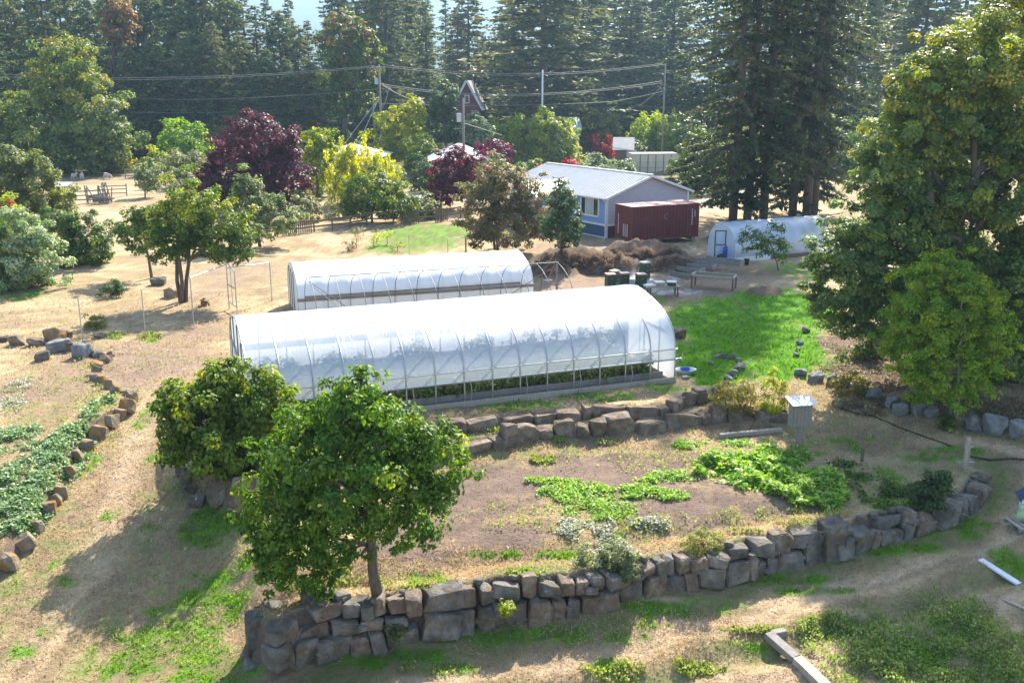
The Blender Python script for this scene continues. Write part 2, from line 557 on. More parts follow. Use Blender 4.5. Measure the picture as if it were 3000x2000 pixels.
DIRT_SHADE_SPOTS = [(1950, 840, 260, 60, .9), (2080, 800, 180, 60, .8), (1650, 850, 150, 40, .8), (2150, 870, 150, 40, .7), (1700, 730, 200, 30, .7), (700, 800, 200, 50, .4), (300, 1050, 200, 60, .5), (150, 1130, 200, 60, .5), (430, 1060, 220, 60, .65), (560, 980, 120, 40, .55), (600, 870, 120, 30, .4), (1500, 1205, 250, 14, .4), (1700, 1180, 180, 12, .5)]  # bare dirt; spots near the hives also darken the colour for shade
LITTER_SPOTS = [(2600, 1090, 190, 55, 1), (2480, 1010, 80, 40, .9), (2760, 1180, 200, 40, .9), (2900, 1200, 150, 60, .9), (2560, 1190, 130, 30, .4), (2700, 1000, 200, 60, 1), (2950, 1050, 200, 80, 1)]
GRAVEL_SPOTS = [(1990, 856, 80, 10, .7), (1840, 712, 60, 10, .8), (2130, 555, 130, 16, .9), (2080, 600, 90, 14, .5), (1940, 812, 60, 10, .4), (1230, 575, 60, 6, .9)]
SAND_SPOTS = [(250, 560, 230, 60, .9), (150, 520, 200, 30, .7), (330, 640, 150, 30, .7), (2150, 610, 170, 45, .8), (2300, 600, 120, 30, .6), (850, 590, 100, 30, .5), (1200, 620, 160, 22, .6), (330, 1480, 40, 50, .6), (370, 1400, 30, 50, .4), (2000, 1760, 200, 14, .6), (2300, 1770, 160, 12, .8), (2100, 1830, 200, 10, .6), (2420, 1790, 120, 10, .8), (2400, 1840, 200, 8, .7)]


TRACK = [(520, 1080), (420, 1200), (385, 1330), (350, 1450), (310, 1560), (240, 1720), (150, 1850), (40, 1990)]


def ground_colour(x, y):
    n1 = fbm(x * 0.5, y * 0.5, 21, 4); n2 = fbm(x * 2.6, y * 2.6, 31, 3); n3 = fbm(x * 7, y * 7, 41, 2)
    t = sstep(0.35, 0.68, 0.5 * n1 + 0.5 * n2)[..., None]
    c = STRAW * t + STRAW2 * (1 - t)

    def mix(c, spots, col, col2=None, thr=0.0, k=0.5):
        m = np.zeros(x.shape)
        for s in spots:
            m = np.maximum(m, s[4] * blob(x, y, *s[:4]))
        m = m + np.minimum(1, 3 * m) * ((n2 - .5) * 1.5 + (n1 - .5) * 1.0 + (n3 - .5) * .7)
        m = sstep(0.18, 0.72, m)[..., None]
        if col2 is not None:
            u = sstep(0.35, 0.65, 0.6 * n2 + 0.4 * n3)[..., None]
            col = col * u + col2 * (1 - u)
        return c * (1 - m) + col * m
    # wispy green everywhere in the near lawn
    w0 = (sstep(.42, .62, fbm(x * .33 + 3, y * .33, 91, 3)) * sstep(.38, .6, n2) * .7 * sstep(52, 34, y))[..., None]
    c = c * (1 - w0) + (GREEN_D * .9 + STRAW * .22) * w0
    w1 = (sstep(.55, .75, fbm(x * .6 + 13, y * .6, 95, 3)) * .55)[..., None]
    c = c * (1 - w1) + DIRT * .8 * w1
    w = (sstep(0.55, 0.75, 0.55 * n2 + 0.45 * fbm(x * 0.9 + 7, y * 0.9, 77, 3)) * 0.55 * sstep(60, 40, y))[..., None]
    c = c * (1 - w) + (0.5 * GREEN + 0.5 * STRAW2) * w
    # wheel tracks and mown bands parallel to the front wall
    df, sdw, tp = pline_dist(x, y, WF)
    fr = ((sdw < 0) * sstep(.5, 1.0, df) * sstep(7, 5, df) * (x > -8))
    wob = df + (n1 - .5) * .9
    band = np.maximum(np.exp(-((wob - 1.9) / .42) ** 2), np.exp(-((wob - 4.0) / .5) ** 2)) * fr * (.5 + .8 * n2)
    c = c + (SAND * 1.05 - c) * np.clip(band, 0, 1)[..., None]
    gb = np.maximum(np.exp(-((wob - .75) / .42) ** 2) * (sdw < 0) * (x > -8), .75 * np.exp(-((wob - 3.0) / .35) ** 2) * fr) * (.35 + 1.0 * n2)
    c = c + ((GREEN_D * .8 + STRAW2 * .25) - c) * np.clip(gb, 0, 1)[..., None]
    pth = np.array([G(a, b)[:2] for a, b in TRACK])
    dt, _, _ = pline_dist(x, y, pth)
    dt = dt + (n1 - .5) * .8
    pw = np.exp(-((dt - .0) / .55) ** 2) * (.35 + .8 * n2)
    c = c + (SAND * 1.05 - c) * np.clip(pw * .8, 0, 1)[..., None]
    sg = sstep(.9, 1.4, dt) * sstep(2.6, 1.8, dt) * sstep(.45, .7, n2)
    c = c + (GREEN * .6 + STRAW2 * .3 - c) * (sg * .55)[..., None]
    stk = fbm(df * 2.6, tp * .9, 131, 3)
    sk = (sstep(.45, .7, stk) * (sdw < 0) * sstep(9, 6, df) * .6)[..., None]
    c = c * (1 - sk) + (STRAW2 * .75) * sk
    tr = fbm(dt * 2.4, y * .22, 141, 3)
    sk = (sstep(.5, .72, tr) * sstep(5, 3, dt) * .55)[..., None]
    c = c * (1 - sk) + (STRAW2 * .8) * sk
    c = mix(c, DIRT_SHADE_SPOTS, DIRT, SOIL * 1.35)
    c = mix(c, SAND_SPOTS, SAND, STRAW)
    c = mix(c, SOIL_SPOTS, SOIL, SOIL * 1.3)
    c0_ = c
    c = mix(c, GREEN_SPOTS[7:], GREEN, GREEN_D)
    c = c * .86 + c0_ * .14
    c = mix(c, GREEN_SPOTS[:7], GREEN, GREEN * .7)
    c = mix(c, LITTER_SPOTS, LITTER, LITTER * 1.7)
    c = mix(c, GRAVEL_SPOTS, GRAVEL, GRAVEL * 0.7)
    for mx, my, rx, ry, h in MOUNDS:
        q = sstep(1.1, 0.8, np.sqrt(((x - mx) / rx) ** 2 + ((y - my) / ry) ** 2))[..., None]
        c = c * (1 - q) + (DIRT * (0.28 + 0.5 * n2[..., None])) * q
    r1 = np.array([math.cos(.355), math.sin(.355)]); lx = (x - 6.935) * -r1[0] + (y - 40.411) * -r1[1]; ly = -(x - 6.935) * r1[1] + (y - 40.411) * r1[0]
    tn = ((lx > 0) & (lx < 17.6) & (ly > .05) & (ly < 7.3))[..., None]
    c = np.where(tn, SOIL * .7, c)
    far = sstep(100, 160, y)[..., None]
    c = c * (1 - far) + np.array([0.07, 0.085, 0.035]) * far
    return c * (0.82 + 0.36 * n3[..., None])


def _axis(parts):
    return np.unique(np.concatenate(parts).round(4))


gx = _axis([np.arange(-24, 24.01, 0.2), np.arange(24, 40, 0.6), -np.arange(24, 40, 0.6), 40 * 1.16 ** np.arange(0, 30), -40 * 1.16 ** np.arange(0, 30)])
gy = _axis([np.array([-150, -50, 0, 8]), np.arange(14, 48, 0.18), np.arange(48, 70, 0.35), np.arange(70, 130, 1.0), 130 * 1.16 ** np.arange(0, 22)])
GX, GY = np.meshgrid(gx, gy)
GZ = height(GX, GY)
gc = ground_colour(GX, GY)
_sl = np.hypot(np.gradient(GZ, axis=0) / np.gradient(GY, axis=0), np.gradient(GZ, axis=1) / np.gradient(GX, axis=1))
_st = (sstep(.6, 1.2, _sl) * (GY < 48))[..., None]
gc = gc * (1 - _st) + SOIL * _st
nx, ny = len(gx), len(gy)
ii = np.arange(nx * ny).reshape(ny, nx)
gf = np.stack([ii[:-1, :-1], ii[:-1, 1:], ii[1:, 1:], ii[1:, :-1]], -1).reshape(-1, 4)


def ground_material():
    m, nt, b = _nt("ground")
    N, L = nt.nodes, nt.links
    at = N.new("ShaderNodeAttribute"); at.attribute_name = "Col"
    tc = N.new("ShaderNodeTexCoord")
    n1 = N.new("ShaderNodeTexNoise"); n1.inputs["Scale"].default_value = 9.0; n1.inputs["Detail"].default_value = 8; n1.inputs["Roughness"].default_value = 0.75
    L.new(tc.outputs["Object"], n1.inputs["Vector"])
    mr = N.new("ShaderNodeMapRange"); mr.inputs["From Min"].default_value = 0.3; mr.inputs["From Max"].default_value = 0.7; mr.inputs["To Min"].default_value = 0.72; mr.inputs["To Max"].default_value = 1.22
    L.new(n1.outputs["Fac"], mr.inputs["Value"])
    mx = N.new("ShaderNodeMix"); mx.data_type = 'RGBA'; mx.blend_type = 'MULTIPLY'; mx.inputs[0].default_value = 1.0
    L.new(at.outputs["Color"], mx.inputs[6]); L.new(mr.outputs[0], mx.inputs[7])
    L.new(mx.outputs[2], b.inputs["Base Color"])
    b.inputs["Roughness"].default_value = 0.95; b.inputs["Specular IOR Level"].default_value = 0.1
    n2 = N.new("ShaderNodeTexNoise"); n2.inputs["Scale"].default_value = 6.0; n2.inputs["Detail"].default_value = 9; n2.inputs["Roughness"].default_value = 0.7
    L.new(tc.outputs["Object"], n2.inputs["Vector"])
    bp = N.new("ShaderNodeBump"); bp.inputs["Strength"].default_value = 0.8; bp.inputs["Distance"].default_value = 0.12
    L.new(n2.outputs["Fac"], bp.inputs["Height"]); L.new(bp.outputs[0], b.inputs["Normal"])
    return m


ground = link_mesh("ground", np_mesh("ground", np.stack([GX, GY, GZ], -1).reshape(-1, 3), gf, ground_material(), True, gc.reshape(-1, 3)))
tag(ground, "dry straw and green grass ground sloping across the farm", kind="structure")
# ------------------------------------------------------------------ mountain
def mountain():
    rows = []
    xs = np.linspace(-4200, 4200, 190); ys = np.linspace(1500, 5200, 90)
    X, Y = np.meshgrid(xs, ys)
    prof = sstep(1500, 4300, Y)
    ridge = 370 + 130 * fbm(X / 700 + 3, Y / 900, 61, 3) + 25 * np.sin(X / 500)
    Z = -3 + prof * ridge + (fbm(X / 130, Y / 130, 71, 4) - 0.5) * 70 * prof
    c = np.array([0.035, 0.055, 0.03]) * (0.6 + 0.9 * fbm(X / 70, Y / 70, 81, 4))[..., None]
    n, m = X.shape
    ii = np.arange(n * m).reshape(n, m)
    f = np.stack([ii[:-1, :-1], ii[:-1, 1:], ii[1:, 1:], ii[1:, :-1]], -1).reshape(-1, 4)
    o = link_mesh("mountain", np_mesh("mountain", np.stack([X, Y, Z], -1).reshape(-1, 3), f, M["mountain"], True, c.reshape(-1, 3)))
    tag(o, "forested mountainside fading to blue in the haze", kind="structure")


def vcol(name, rough=0.95):
    m, nt, b = _nt(name)
    at = nt.nodes.new("ShaderNodeAttribute"); at.attribute_name = "Col"
    nt.links.new(at.outputs["Color"], b.inputs["Base Color"])
    b.inputs["Roughness"].default_value = rough; b.inputs["Specular IOR Level"].default_value = 0.1


vcol("mountain")
mountain()
# ------------------------------------------------------------------ vegetation builders
def unit(v):
    return v / (np.linalg.norm(v, axis=-1, keepdims=True) + 1e-9)


def cards(pos, nrm, axis, length, width, fold=0.12, rich=False):
    """pointed leaves: pos base, axis direction of the midrib, nrm face direction"""
    axis = unit(axis - nrm * (axis * nrm).sum(-1, keepdims=True))
    side = np.cross(nrm, axis)
    l = length[:, None]; w = width[:, None]
    n = len(pos)
    if not rich:
        v = np.stack([pos, pos + axis * l * 0.45 + side * w * 0.5 + nrm * l * fold, pos + axis * l, pos + axis * l * 0.45 - side * w * 0.5 + nrm * l * fold], 1).reshape(-1, 3)
        f = (np.arange(n)[:, None] * 4 + np.arange(4)[None]).astype(np.int32)
        return v, f, 4
    v = np.stack([pos, pos + axis * l * 0.3 + side * w * 0.5 + nrm * l * fold, pos + axis * l * 0.72 + side * w * 0.33 + nrm * l * fold * 0.4, pos + axis * l - nrm * l * 0.16,
                  pos + axis * l * 0.72 - side * w * 0.33 + nrm * l * fold * 0.4, pos + axis * l * 0.3 - side * w * 0.5 + nrm * l * fold], 1).reshape(-1, 3)
    b = np.arange(n)[:, None] * 6
    f = np.concatenate([b + np.array([[0, 1, 2, 3]]), b + np.array([[0, 3, 4, 5]])]).astype(np.int32)
    return v, f, 6


PAL = {
    "fresh": [(.075, .165, .014), (.115, .215, .018), (.05, .115, .014), (.15, .25, .025), (.085, .19, .02)],
    "green": [(.075, .13, .018), (.105, .17, .022), (.05, .095, .016), (.15, .20, .03)],
    "yellowgreen": [(.27, .31, .025), (.34, .34, .03), (.18, .25, .022), (.13, .20, .025)],
    "lime": [(.24, .32, .03), (.32, .38, .045), (.17, .26, .025)],
    "gold": [(.36, .42, .05), (.43, .48, .07), (.27, .34, .035)],
    "dark": [(.06, .105, .028), (.08, .13, .036), (.045, .082, .025)],
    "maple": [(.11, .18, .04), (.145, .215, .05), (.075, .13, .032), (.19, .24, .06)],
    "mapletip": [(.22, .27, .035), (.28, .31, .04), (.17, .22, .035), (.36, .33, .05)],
    "purple": [(.075, .018, .026), (.11, .024, .030), (.05, .014, .022), (.14, .04, .038)],
    "plum": [(.10, .016, .028), (.145, .024, .034), (.065, .014, .024)],
    "red": [(.34, .035, .045), (.42, .06, .06), (.24, .03, .035)],
    "silver": [(.17, .20, .09), (.23, .25, .13), (.11, .14, .06)],
    "olive": [(.18, .20, .045), (.24, .25, .07), (.13, .15, .04)],
    "brown": [(.19, .165, .085), (.23, .18, .10), (.15, .16, .065), (.25, .19, .115), (.125, .14, .055)],
    "pale": [(.30, .33, .22), (.20, .25, .12), (.12, .17, .07)],
    "ivy": [(.20, .28, .10), (.32, .39, .19), (.11, .19, .06), (.46, .50, .33)],  # whitish tones put the sheen of the leaves into their colour
    "fir": [(.10, .14, .056), (.13, .17, .06), (.075, .11, .05), (.17, .19, .07)],
    "firlit": [(.075, .105, .045), (.055, .085, .038), (.10, .12, .05)],
    "cedar": [(.125, .17, .062), (.16, .20, .07), (.095, .135, .055), (.20, .215, .09)],
    "firdark": [(.055, .085, .038), (.072, .105, .042), (.042, .066, .034), (.10, .12, .05)],
    "orange": [(.26, .16, .05), (.22, .18, .05), (.30, .19, .06), (.14, .13, .05)],
    "tomato": [(.13, .19, .045), (.18, .24, .06), (.24, .22, .09), (.09, .14, .04)],
}


def pick(pal, n, rng):
    c = np.array(PAL[pal])
    return c[rng.integers(0, len(c), n)] * rng.uniform(0.78, 1.22, (n, 1))


def foliage(lobes, n_leaf, leaf, pal, rng, clump=0.17, hang=0.35, aspect=0.62, tip=None, tipfrac=0.0, weep=0.0, rich=False, sparse=0.0, shell=0.5, flat=0.75, zfloor=None):
    """leaf mesh data filling a set of ellipsoid lobes (x, y, z, rx, ry, rz) in clumps"""
    lobes = np.array(lobes, float)
    area = lobes[:, 3] * lobes[:, 5] + lobes[:, 4] * lobes[:, 5] * 0.5
    V, Fc, Cc, centres = [], [], [], []
    off = 0
    zmin, zmax = (lobes[:, 2] - lobes[:, 5]).min(), (lobes[:, 2] + lobes[:, 5]).max()
    for L, a in zip(lobes, area / area.sum()):
        c, r = L[:3], L[3:]
        rm = r.mean()
        rc = max(clump * rm, leaf * 1.3)
        nc = int(max(5, 2.6 * (r[0] * r[2] + r[1] * r[2] + r[0] * r[1]) / (rc * rc) * 0.33 * (1 - sparse)))
        d = unit(rng.normal(size=(nc, 3)))
        rad = shell + (1.0 - shell) * rng.random((nc, 1)) ** 0.55
        rad *= 1.0 + 0.16 * rng.normal(size=(nc, 1)) * (rad > 0.8)
        cc = c + d * r * rad
        keep = cc[:, 2] > (zmin + 0.02 * (zmax - zmin) if zfloor is None else zfloor)
        cc, d = cc[keep], d[keep]; nc = len(cc)
        if nc == 0: continue
        centres.append(cc)
        nl = max(4, int(n_leaf * a / nc))
        sz = rng.uniform(0.65, 1.35, nc)
        ccol = pick(pal, nc, rng)
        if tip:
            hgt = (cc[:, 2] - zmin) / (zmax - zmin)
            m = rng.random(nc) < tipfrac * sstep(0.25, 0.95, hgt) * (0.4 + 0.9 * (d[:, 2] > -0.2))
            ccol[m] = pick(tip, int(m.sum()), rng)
        u = unit(rng.normal(size=(nc, nl, 3)))
        rr = rng.random((nc, nl, 1)) ** 0.45
        if weep > 0:
            o = u * rr * rc * 0.55
            o[..., 2] = o[..., 2] * 0.5 - rng.random((nc, nl)) * weep * rm * 0.75 * rng.uniform(0.5, 1.1, (nc, 1))
            pos = cc[:, None] + o
            ax = rng.normal(size=(nc, nl, 3)) * 0.25 + np.array([0, 0, -1.0])
            nr = unit(rng.normal(size=(nc, nl, 3)) + d[:, None] * 0.7)
        else:
            pos = cc[:, None] + u * rr * rc * sz[:, None, None] * np.array([1.15, 1.15, flat])
            nr = unit(u * 0.75 + d[:, None] * 0.5 + np.array([0, 0, 0.6]) + rng.normal(size=(nc, nl, 3)) * 0.38)
            ax = rng.normal(size=(nc, nl, 3)) + u * 0.6 + np.array([0, 0, -hang * 2.0])
        pos, ax, nr = pos.reshape(-1, 3), ax.reshape(-1, 3), nr.reshape(-1, 3)
        n = len(pos)
        ln = leaf * rng.uniform(0.65, 1.3, n)
        v, f, k = cards(pos, nr, ax, ln, ln * aspect * rng.uniform(0.75, 1.2, n), rich=rich)
        col = np.repeat(ccol, nl, 0) * rng.uniform(0.75, 1.28, (n, 1))
        mixc = pick(pal, n, rng); t = rng.random((n, 1)) < 0.3
        col = np.where(t, mixc, col)
        V.append(v); Fc.append(f + off); Cc.append(np.repeat(col, k, 0)); off += len(v)
    return np.concatenate(V), np.concatenate(Fc), np.concatenate(Cc), np.concatenate(centres)


def branch_pts(a, b, rng, n=5, wob=0.08, sag=0.0):
    a, b = np.asarray(a, float), np.asarray(b, float)
    L = np.linalg.norm(b - a)
    t = np.linspace(0, 1, n)[:, None]
    p = a + (b - a) * t
    p[1:-1] += rng.normal(size=(n - 2, 3)) * L * wob
    p[:, 2] += np.sin(t[:, 0] * math.pi) * L * (0.10 - sag)
    return p


def wood(base, top, centres, rng, r0, nlimb=9, stems=1, lean=0.0):
    mb = MB()
    H = top[2] - base[2]
    for s in range(stems):
        a = np.array(base, float)
        b = np.array(top, float)
        if stems > 1:
            an = 2 * math.pi * s / stems + 0.4
            a = a + np.array([math.cos(an), math.sin(an), 0]) * r0 * .7
            b = b + np.array([math.cos(an), math.sin(an), 0]) * H * 0.15
        p = branch_pts(a, b, rng, 7, 0.012)
        p[0, 2] -= 0.15
        mb.tube(p, list(np.linspace(r0 / math.sqrt(stems), r0 * 0.35 / math.sqrt(stems), 7)), 8)
        if s == 0: main = p
    idx = rng.choice(len(centres), min(nlimb, len(centres)), replace=False)
    for i in idx:
        c = centres[i]
        k = int(np.clip(2 + (c[2] - base[2]) / max(H, .1) * 2.5 * rng.uniform(0.4, 0.9), 1, 6))
        q = branch_pts(main[k], c, rng, 5, 0.07)
        mb.tube(q, list(np.linspace(r0 * 0.34, r0 * 0.07, 5)), 5)
    return mb


def lobes_px(base, boxes, deep=0.85):
    out = []
    for b in boxes:
        x0, y0, x1, y1 = b[:4]
        dy = b[4] if len(b) > 4 else 0.0
        c = PY((x0 + x1) / 2, (y0 + y1) / 2, base[1] + dy)
        ppm = px_m(c)
        rx, rz = 1.09 * (x1 - x0) / 2 / ppm, 1.09 * (y1 - y0) / 2 / ppm / 0.975
        out.append((c[0], c[1], c[2], rx, max(min(rx, rz) * 0.9, rx * deep) if len(b) < 6 else b[5], rz))
    return out


def tree(name, label, cat, bpx, boxes, pal, group=None, seed=None, leafpx=8.5, cover=3.2, trunk_r=None, bark="bark", nlimb=9, stems=1, base=None, mat="leaf", tiptop=None, **kw):
    rng = np.random.default_rng(seed if seed is not None else abs(hash(str(bpx))) % 100000)
    b = np.array(base if base is not None else G(*bpx), float)
    lob = lobes_px(b, boxes)
    ppm = px_m(b)
    leaf = leafpx / ppm
    apx = sum(l[3] * l[5] * math.pi for l in lob) * ppm * ppm
    n_leaf = int(1.9 * cover * apx / (leafpx * leafpx * 0.31))
    V, Fq, C, cen = foliage(lob, n_leaf, leaf, pal, rng, **kw)
    root = empty(name, b, 0, label, cat, group)
    if mat == "leaf" and pal in ("lime", "gold", "yellowgreen", "olive", "red", "silver", "pale", "brown", "plum"): mat = "leaf_light"
    link_mesh("crown", np_mesh("crown", V, Fq, M[mat], False, C), root, True)
    L0 = lob[0]
    top = tiptop if tiptop is not None else np.array([0.5 * (b[0] + L0[0]), 0.5 * (b[1] + L0[1]), L0[2] + 0.2 * L0[5]])
    H = max(l[2] + l[5] for l in lob) - b[2]
    tr = trunk_r or max(0.04, 0.022 * H)
    wood(b, top, cen, rng, tr, nlimb, stems).build("trunk", M[bark], root, True, True)
    return root


def bush(name, label, bpx, boxes, pal, group=None, cat="bush", **kw):
    kw.setdefault("nlimb", 5); kw.setdefault("trunk_r", 0.03); kw.setdefault("shell", 0.45)
    boxes = [(b[0], b[1], b[2], b[3] + .35 * (b[3] - b[1]), *b[4:]) for b in boxes]
    gz = kw["base"][2] - .3 if kw.get("base") is not None else G(*bpx)[2] + .02
    kw.setdefault("zfloor", gz)
    r = tree(name, label, cat, bpx, boxes, pal, group, **kw)
    for c in r.children:
        if c.name.startswith("trunk"): c.name = "stem"
        elif c.name.startswith("crown"): c.name = "foliage"
    return r


def conifer_data(h, rad, start, rng, pal, step=0.5, per=6, droop=0.25, spray=0.55, taper=1.0, cards_per=26, ragged=0.25, hangy=0.3, tipup=0.12, power=0.8):
    """needle sprays and limbs of a conifer standing at the origin"""
    pos, ax, nr, ln, wd, co = [], [], [], [], [], []
    mb = MB()
    mb.tube([(0, 0, -0.3), (0.02 * h * 0.1, 0, h * 0.3), (0, 0.01 * h * 0.1, h * 0.65), (0, 0, h)], [0.0105 * h, 0.0085 * h, 0.005 * h, 0.01], 9)
    z = start
    while z < h - 0.3:
        t = (z - start) / (h - start)
        prof = (1 - t) ** power * min(1.0, 0.55 + t * 3.5)
        for k in range(per):
            if rng.random() < 0.10: continue
            an = rng.uniform(0, 2 * math.pi)
            L = rad * prof * rng.uniform(1 - ragged * 1.6, 1 + ragged) + 0.25
            d = np.array([math.cos(an), math.sin(an), 0.0])
            zz = z + rng.uniform(-0.5, 0.5) * step
            n = max(5, int(cards_per * (0.35 + 0.65 * L / rad)))
            s = rng.uniform(0.18, 1.0, n) ** 0.8
            dz = (-droop * s ** 1.4 + tipup * s ** 3) * L + (0.10 * L * (1 - t) * 0)
            bp = d[None] * (s * L)[:, None] + np.array([0, 0, zz]) + np.stack([np.zeros(n), np.zeros(n), dz], 1)
            sd = np.where(rng.random(n) < 0.5, -1, 1)
            perp = np.array([-d[1], d[0], 0.0])
            fw = rng.uniform(0.25, 0.9, n)
            a = d[None] * fw[:, None] + perp[None] * (sd * rng.uniform(0.5, 1.1, n))[:, None] + np.stack([np.zeros(n), np.zeros(n), -hangy * rng.uniform(0.3, 1.6, n)], 1)
            l = spray * rng.uniform(0.55, 1.25, n) * (0.55 + 0.55 * (1 - s)) * min(1.0, 0.5 + L / rad)
            pos.append(bp); ax.append(a); ln.append(l); wd.append(l * rng.uniform(0.30, 0.55, n))
            nr.append(unit(np.array([0, 0, 0.45]) + rng.normal(size=(n, 3)) * 0.7))
            bc = pick(pal, 1, rng)
            co.append(bc * rng.uniform(0.72, 1.3, (n, 1)))
            if L > 0.35 * rad and rng.random() < 0.5:
                q = [(d * (L * u)) + np.array([0, 0, zz - droop * u ** 1.4 * L + tipup * u ** 3 * L]) for u in (0.02, 0.5, 0.95)]
                mb.tube(q, [0.012 * L + 0.01, 0.007 * L + 0.006, 0.004], 4, cap=False)
        z += step * rng.uniform(0.75, 1.25)
    pos, ax, nr = np.concatenate(pos), np.concatenate(ax), np.concatenate(nr)
    v, f, k = cards(pos, nr, ax, np.concatenate(ln), np.concatenate(wd), fold=-0.06)
    return v, f, np.repeat(np.concatenate(co), k, 0), mb


def conifer_proto(name, mat="needle", **kw):
    v, f, c, mb = conifer_data(**kw)
    return np_mesh("crown", v, f, M[mat], False, c), mb.mesh("trunk", M["bark"], True)


def place_conifer(name, meshes, loc, scale, rz, label, group, cat="tree"):
    root = empty(name, loc, rz, label, cat, group)
    root.scale = scale if isinstance(scale, tuple) else (scale,) * 3
    link_mesh("crown", meshes[0], root)
    link_mesh("trunk", meshes[1], root)
    return root
# ------------------------------------------------------------------ stones and walls
def stone_material(name, c1, c2, c3, lichen, amount):
    m, nt, b = _nt(name)
    N, L = nt.nodes, nt.links
    ge = N.new("ShaderNodeNewGeometry")
    n1 = N.new("ShaderNodeTexNoise"); n1.inputs["Scale"].default_value = 1.6; n1.inputs["Detail"].default_value = 9; n1.inputs["Roughness"].default_value = 0.7
    L.new(ge.outputs["Position"], n1.inputs["Vector"])
    cr = N.new("ShaderNodeValToRGB"); e = cr.color_ramp.elements
    e[0].position = 0.30; e[0].color = (*c1, 1); e[1].position = 0.72; e[1].color = (*c3, 1)
    k = e.new(0.5); k.color = (*c2, 1)
    L.new(n1.outputs["Fac"], cr.inputs[0])
    n2 = N.new("ShaderNodeTexNoise"); n2.inputs["Scale"].default_value = 3.3; n2.inputs["Detail"].default_value = 7; n2.inputs["Roughness"].default_value = 0.75
    L.new(ge.outputs["Position"], n2.inputs["Vector"])
    mr = N.new("ShaderNodeMapRange"); mr.inputs["From Min"].default_value = 0.62 - amount * 0.2; mr.inputs["From Max"].default_value = 0.72 - amount * 0.2
    L.new(n2.outputs["Fac"], mr.inputs["Value"])
    mx = N.new("ShaderNodeMix"); mx.data_type = 'RGBA'
    L.new(mr.outputs[0], mx.inputs[0]); L.new(cr.outputs[0], mx.inputs[6]); mx.inputs[7].default_value = (*lichen, 1)
    L.new(mx.outputs[2], b.inputs["Base Color"])
    b.inputs["Roughness"].default_value = 0.9; b.inputs["Specular IOR Level"].default_value = 0.2
    n3 = N.new("ShaderNodeTexNoise"); n3.inputs["Scale"].default_value = 5.0; n3.inputs["Detail"].default_value = 9; n3.inputs["Roughness"].default_value = 0.65
    L.new(ge.outputs["Position"], n3.inputs["Vector"])
    bp = N.new("ShaderNodeBump"); bp.inputs["Strength"].default_value = 0.9; bp.inputs["Distance"].default_value = 0.09
    L.new(n3.outputs["Fac"], bp.inputs["Height"]); L.new(bp.outputs[0], b.inputs["Normal"])
    return m


stone_material("granite", (.055, .05, .043), (.15, .138, .12), (.30, .275, .245), (.16, .115, .055), .5)
stone_material("stone_brown", (.075, .055, .042), (.19, .145, .11), (.36, .30, .24), (.13, .09, .05), .45)
stone_material("stone_lichen", (.10, .088, .072), (.23, .205, .17), (.40, .36, .31), (.34, .17, .04), .75)
stone_material("stone_grey", (.11, .11, .112), (.21, .212, .215), (.33, .33, .33), (.19, .165, .11), .4)


def stone_mesh(w, d, h, rng, jag=0.24, bev=0.045):
    bm = bmesh.new()
    for sx in (-1, 1):
        for sy in (-1, 1):
            for sz in (-1, 1):
                for _ in range(2):
                    p = np.array([sx, sy, sz], float)
                    p *= 1 - rng.random(3) * jag * 2.2
                    bm.verts.new((p[0] * w / 2, p[1] * d / 2, p[2] * h / 2))
    for _ in range(5):
        p = rng.normal(size=3); p /= np.abs(p).max(); p *= rng.uniform(0.9, 1.02)
        bm.verts.new((p[0] * w / 2, p[1] * d / 2, p[2] * h / 2))
    r = bmesh.ops.convex_hull(bm, input=bm.verts)
    bmesh.ops.delete(bm, geom=[v for v in r["geom_interior"] if isinstance(v, bmesh.types.BMVert)], context='VERTS')
    lone = [v for v in bm.verts if not v.link_faces]
    if lone: bmesh.ops.delete(bm, geom=lone, context='VERTS')
    bmesh.ops.dissolve_limit(bm, angle_limit=0.16, verts=bm.verts, edges=bm.edges)
    bmesh.ops.bevel(bm, geom=bm.edges[:], offset=bev * min(w, d, h), segments=1, affect='EDGES', profile=0.6)
    bmesh.ops.triangulate(bm, faces=[f for f in bm.faces if len(f.verts) > 4])
    bmesh.ops.triangulate(bm, faces=bm.faces[:])
    long_ = [e for e in bm.edges if e.calc_length() > .22 * max(w, h)]
    bmesh.ops.subdivide_edges(bm, edges=long_, cuts=1, use_grid_fill=False)
    bmesh.ops.triangulate(bm, faces=[f for f in bm.faces if len(f.verts) > 3])
    bm.normal_update()
    sd = Vector(rng.uniform(-50, 50, 3)); k = min(w, d, h)
    for v in bm.verts:
        v.co += v.normal * (noise.noise(v.co * (2.2 / k) + sd) * .07 + noise.noise(v.co * (5.5 / k) + sd) * .05) * k
    me = bpy.data.meshes.new("stone")
    bm.to_mesh(me); bm.free()
    return me


def put_stone(parent, pos, size, rz, mat, rng, name="stone", tilt=0.10, jag=0.23):
    me = stone_mesh(*size, rng, jag)
    me.materials.append(mat)
    o = bpy.data.objects.new(name, me); COL.objects.link(o)
    loc = np.array(pos, float)
    if parent is not None:
        o.parent = parent; loc = loc - np.array(parent.location)
    o.location = loc
    o.rotation_euler = (rng.normal() * tilt, rng.normal() * tilt, rz + rng.normal() * 0.08)
    return o


def along(pl, s):
    seg = np.linalg.norm(np.diff(pl, axis=0), axis=1); cs = np.concatenate([[0], np.cumsum(seg)])
    s = np.clip(s, 0, cs[-1] - 1e-6)
    i = int(np.searchsorted(cs, s, side='right') - 1); i = min(i, len(seg) - 1)
    t = (s - cs[i]) / seg[i]
    d = (pl[i + 1] - pl[i]) / seg[i]
    return pl[i] + (pl[i + 1] - pl[i]) * t, d, i + t


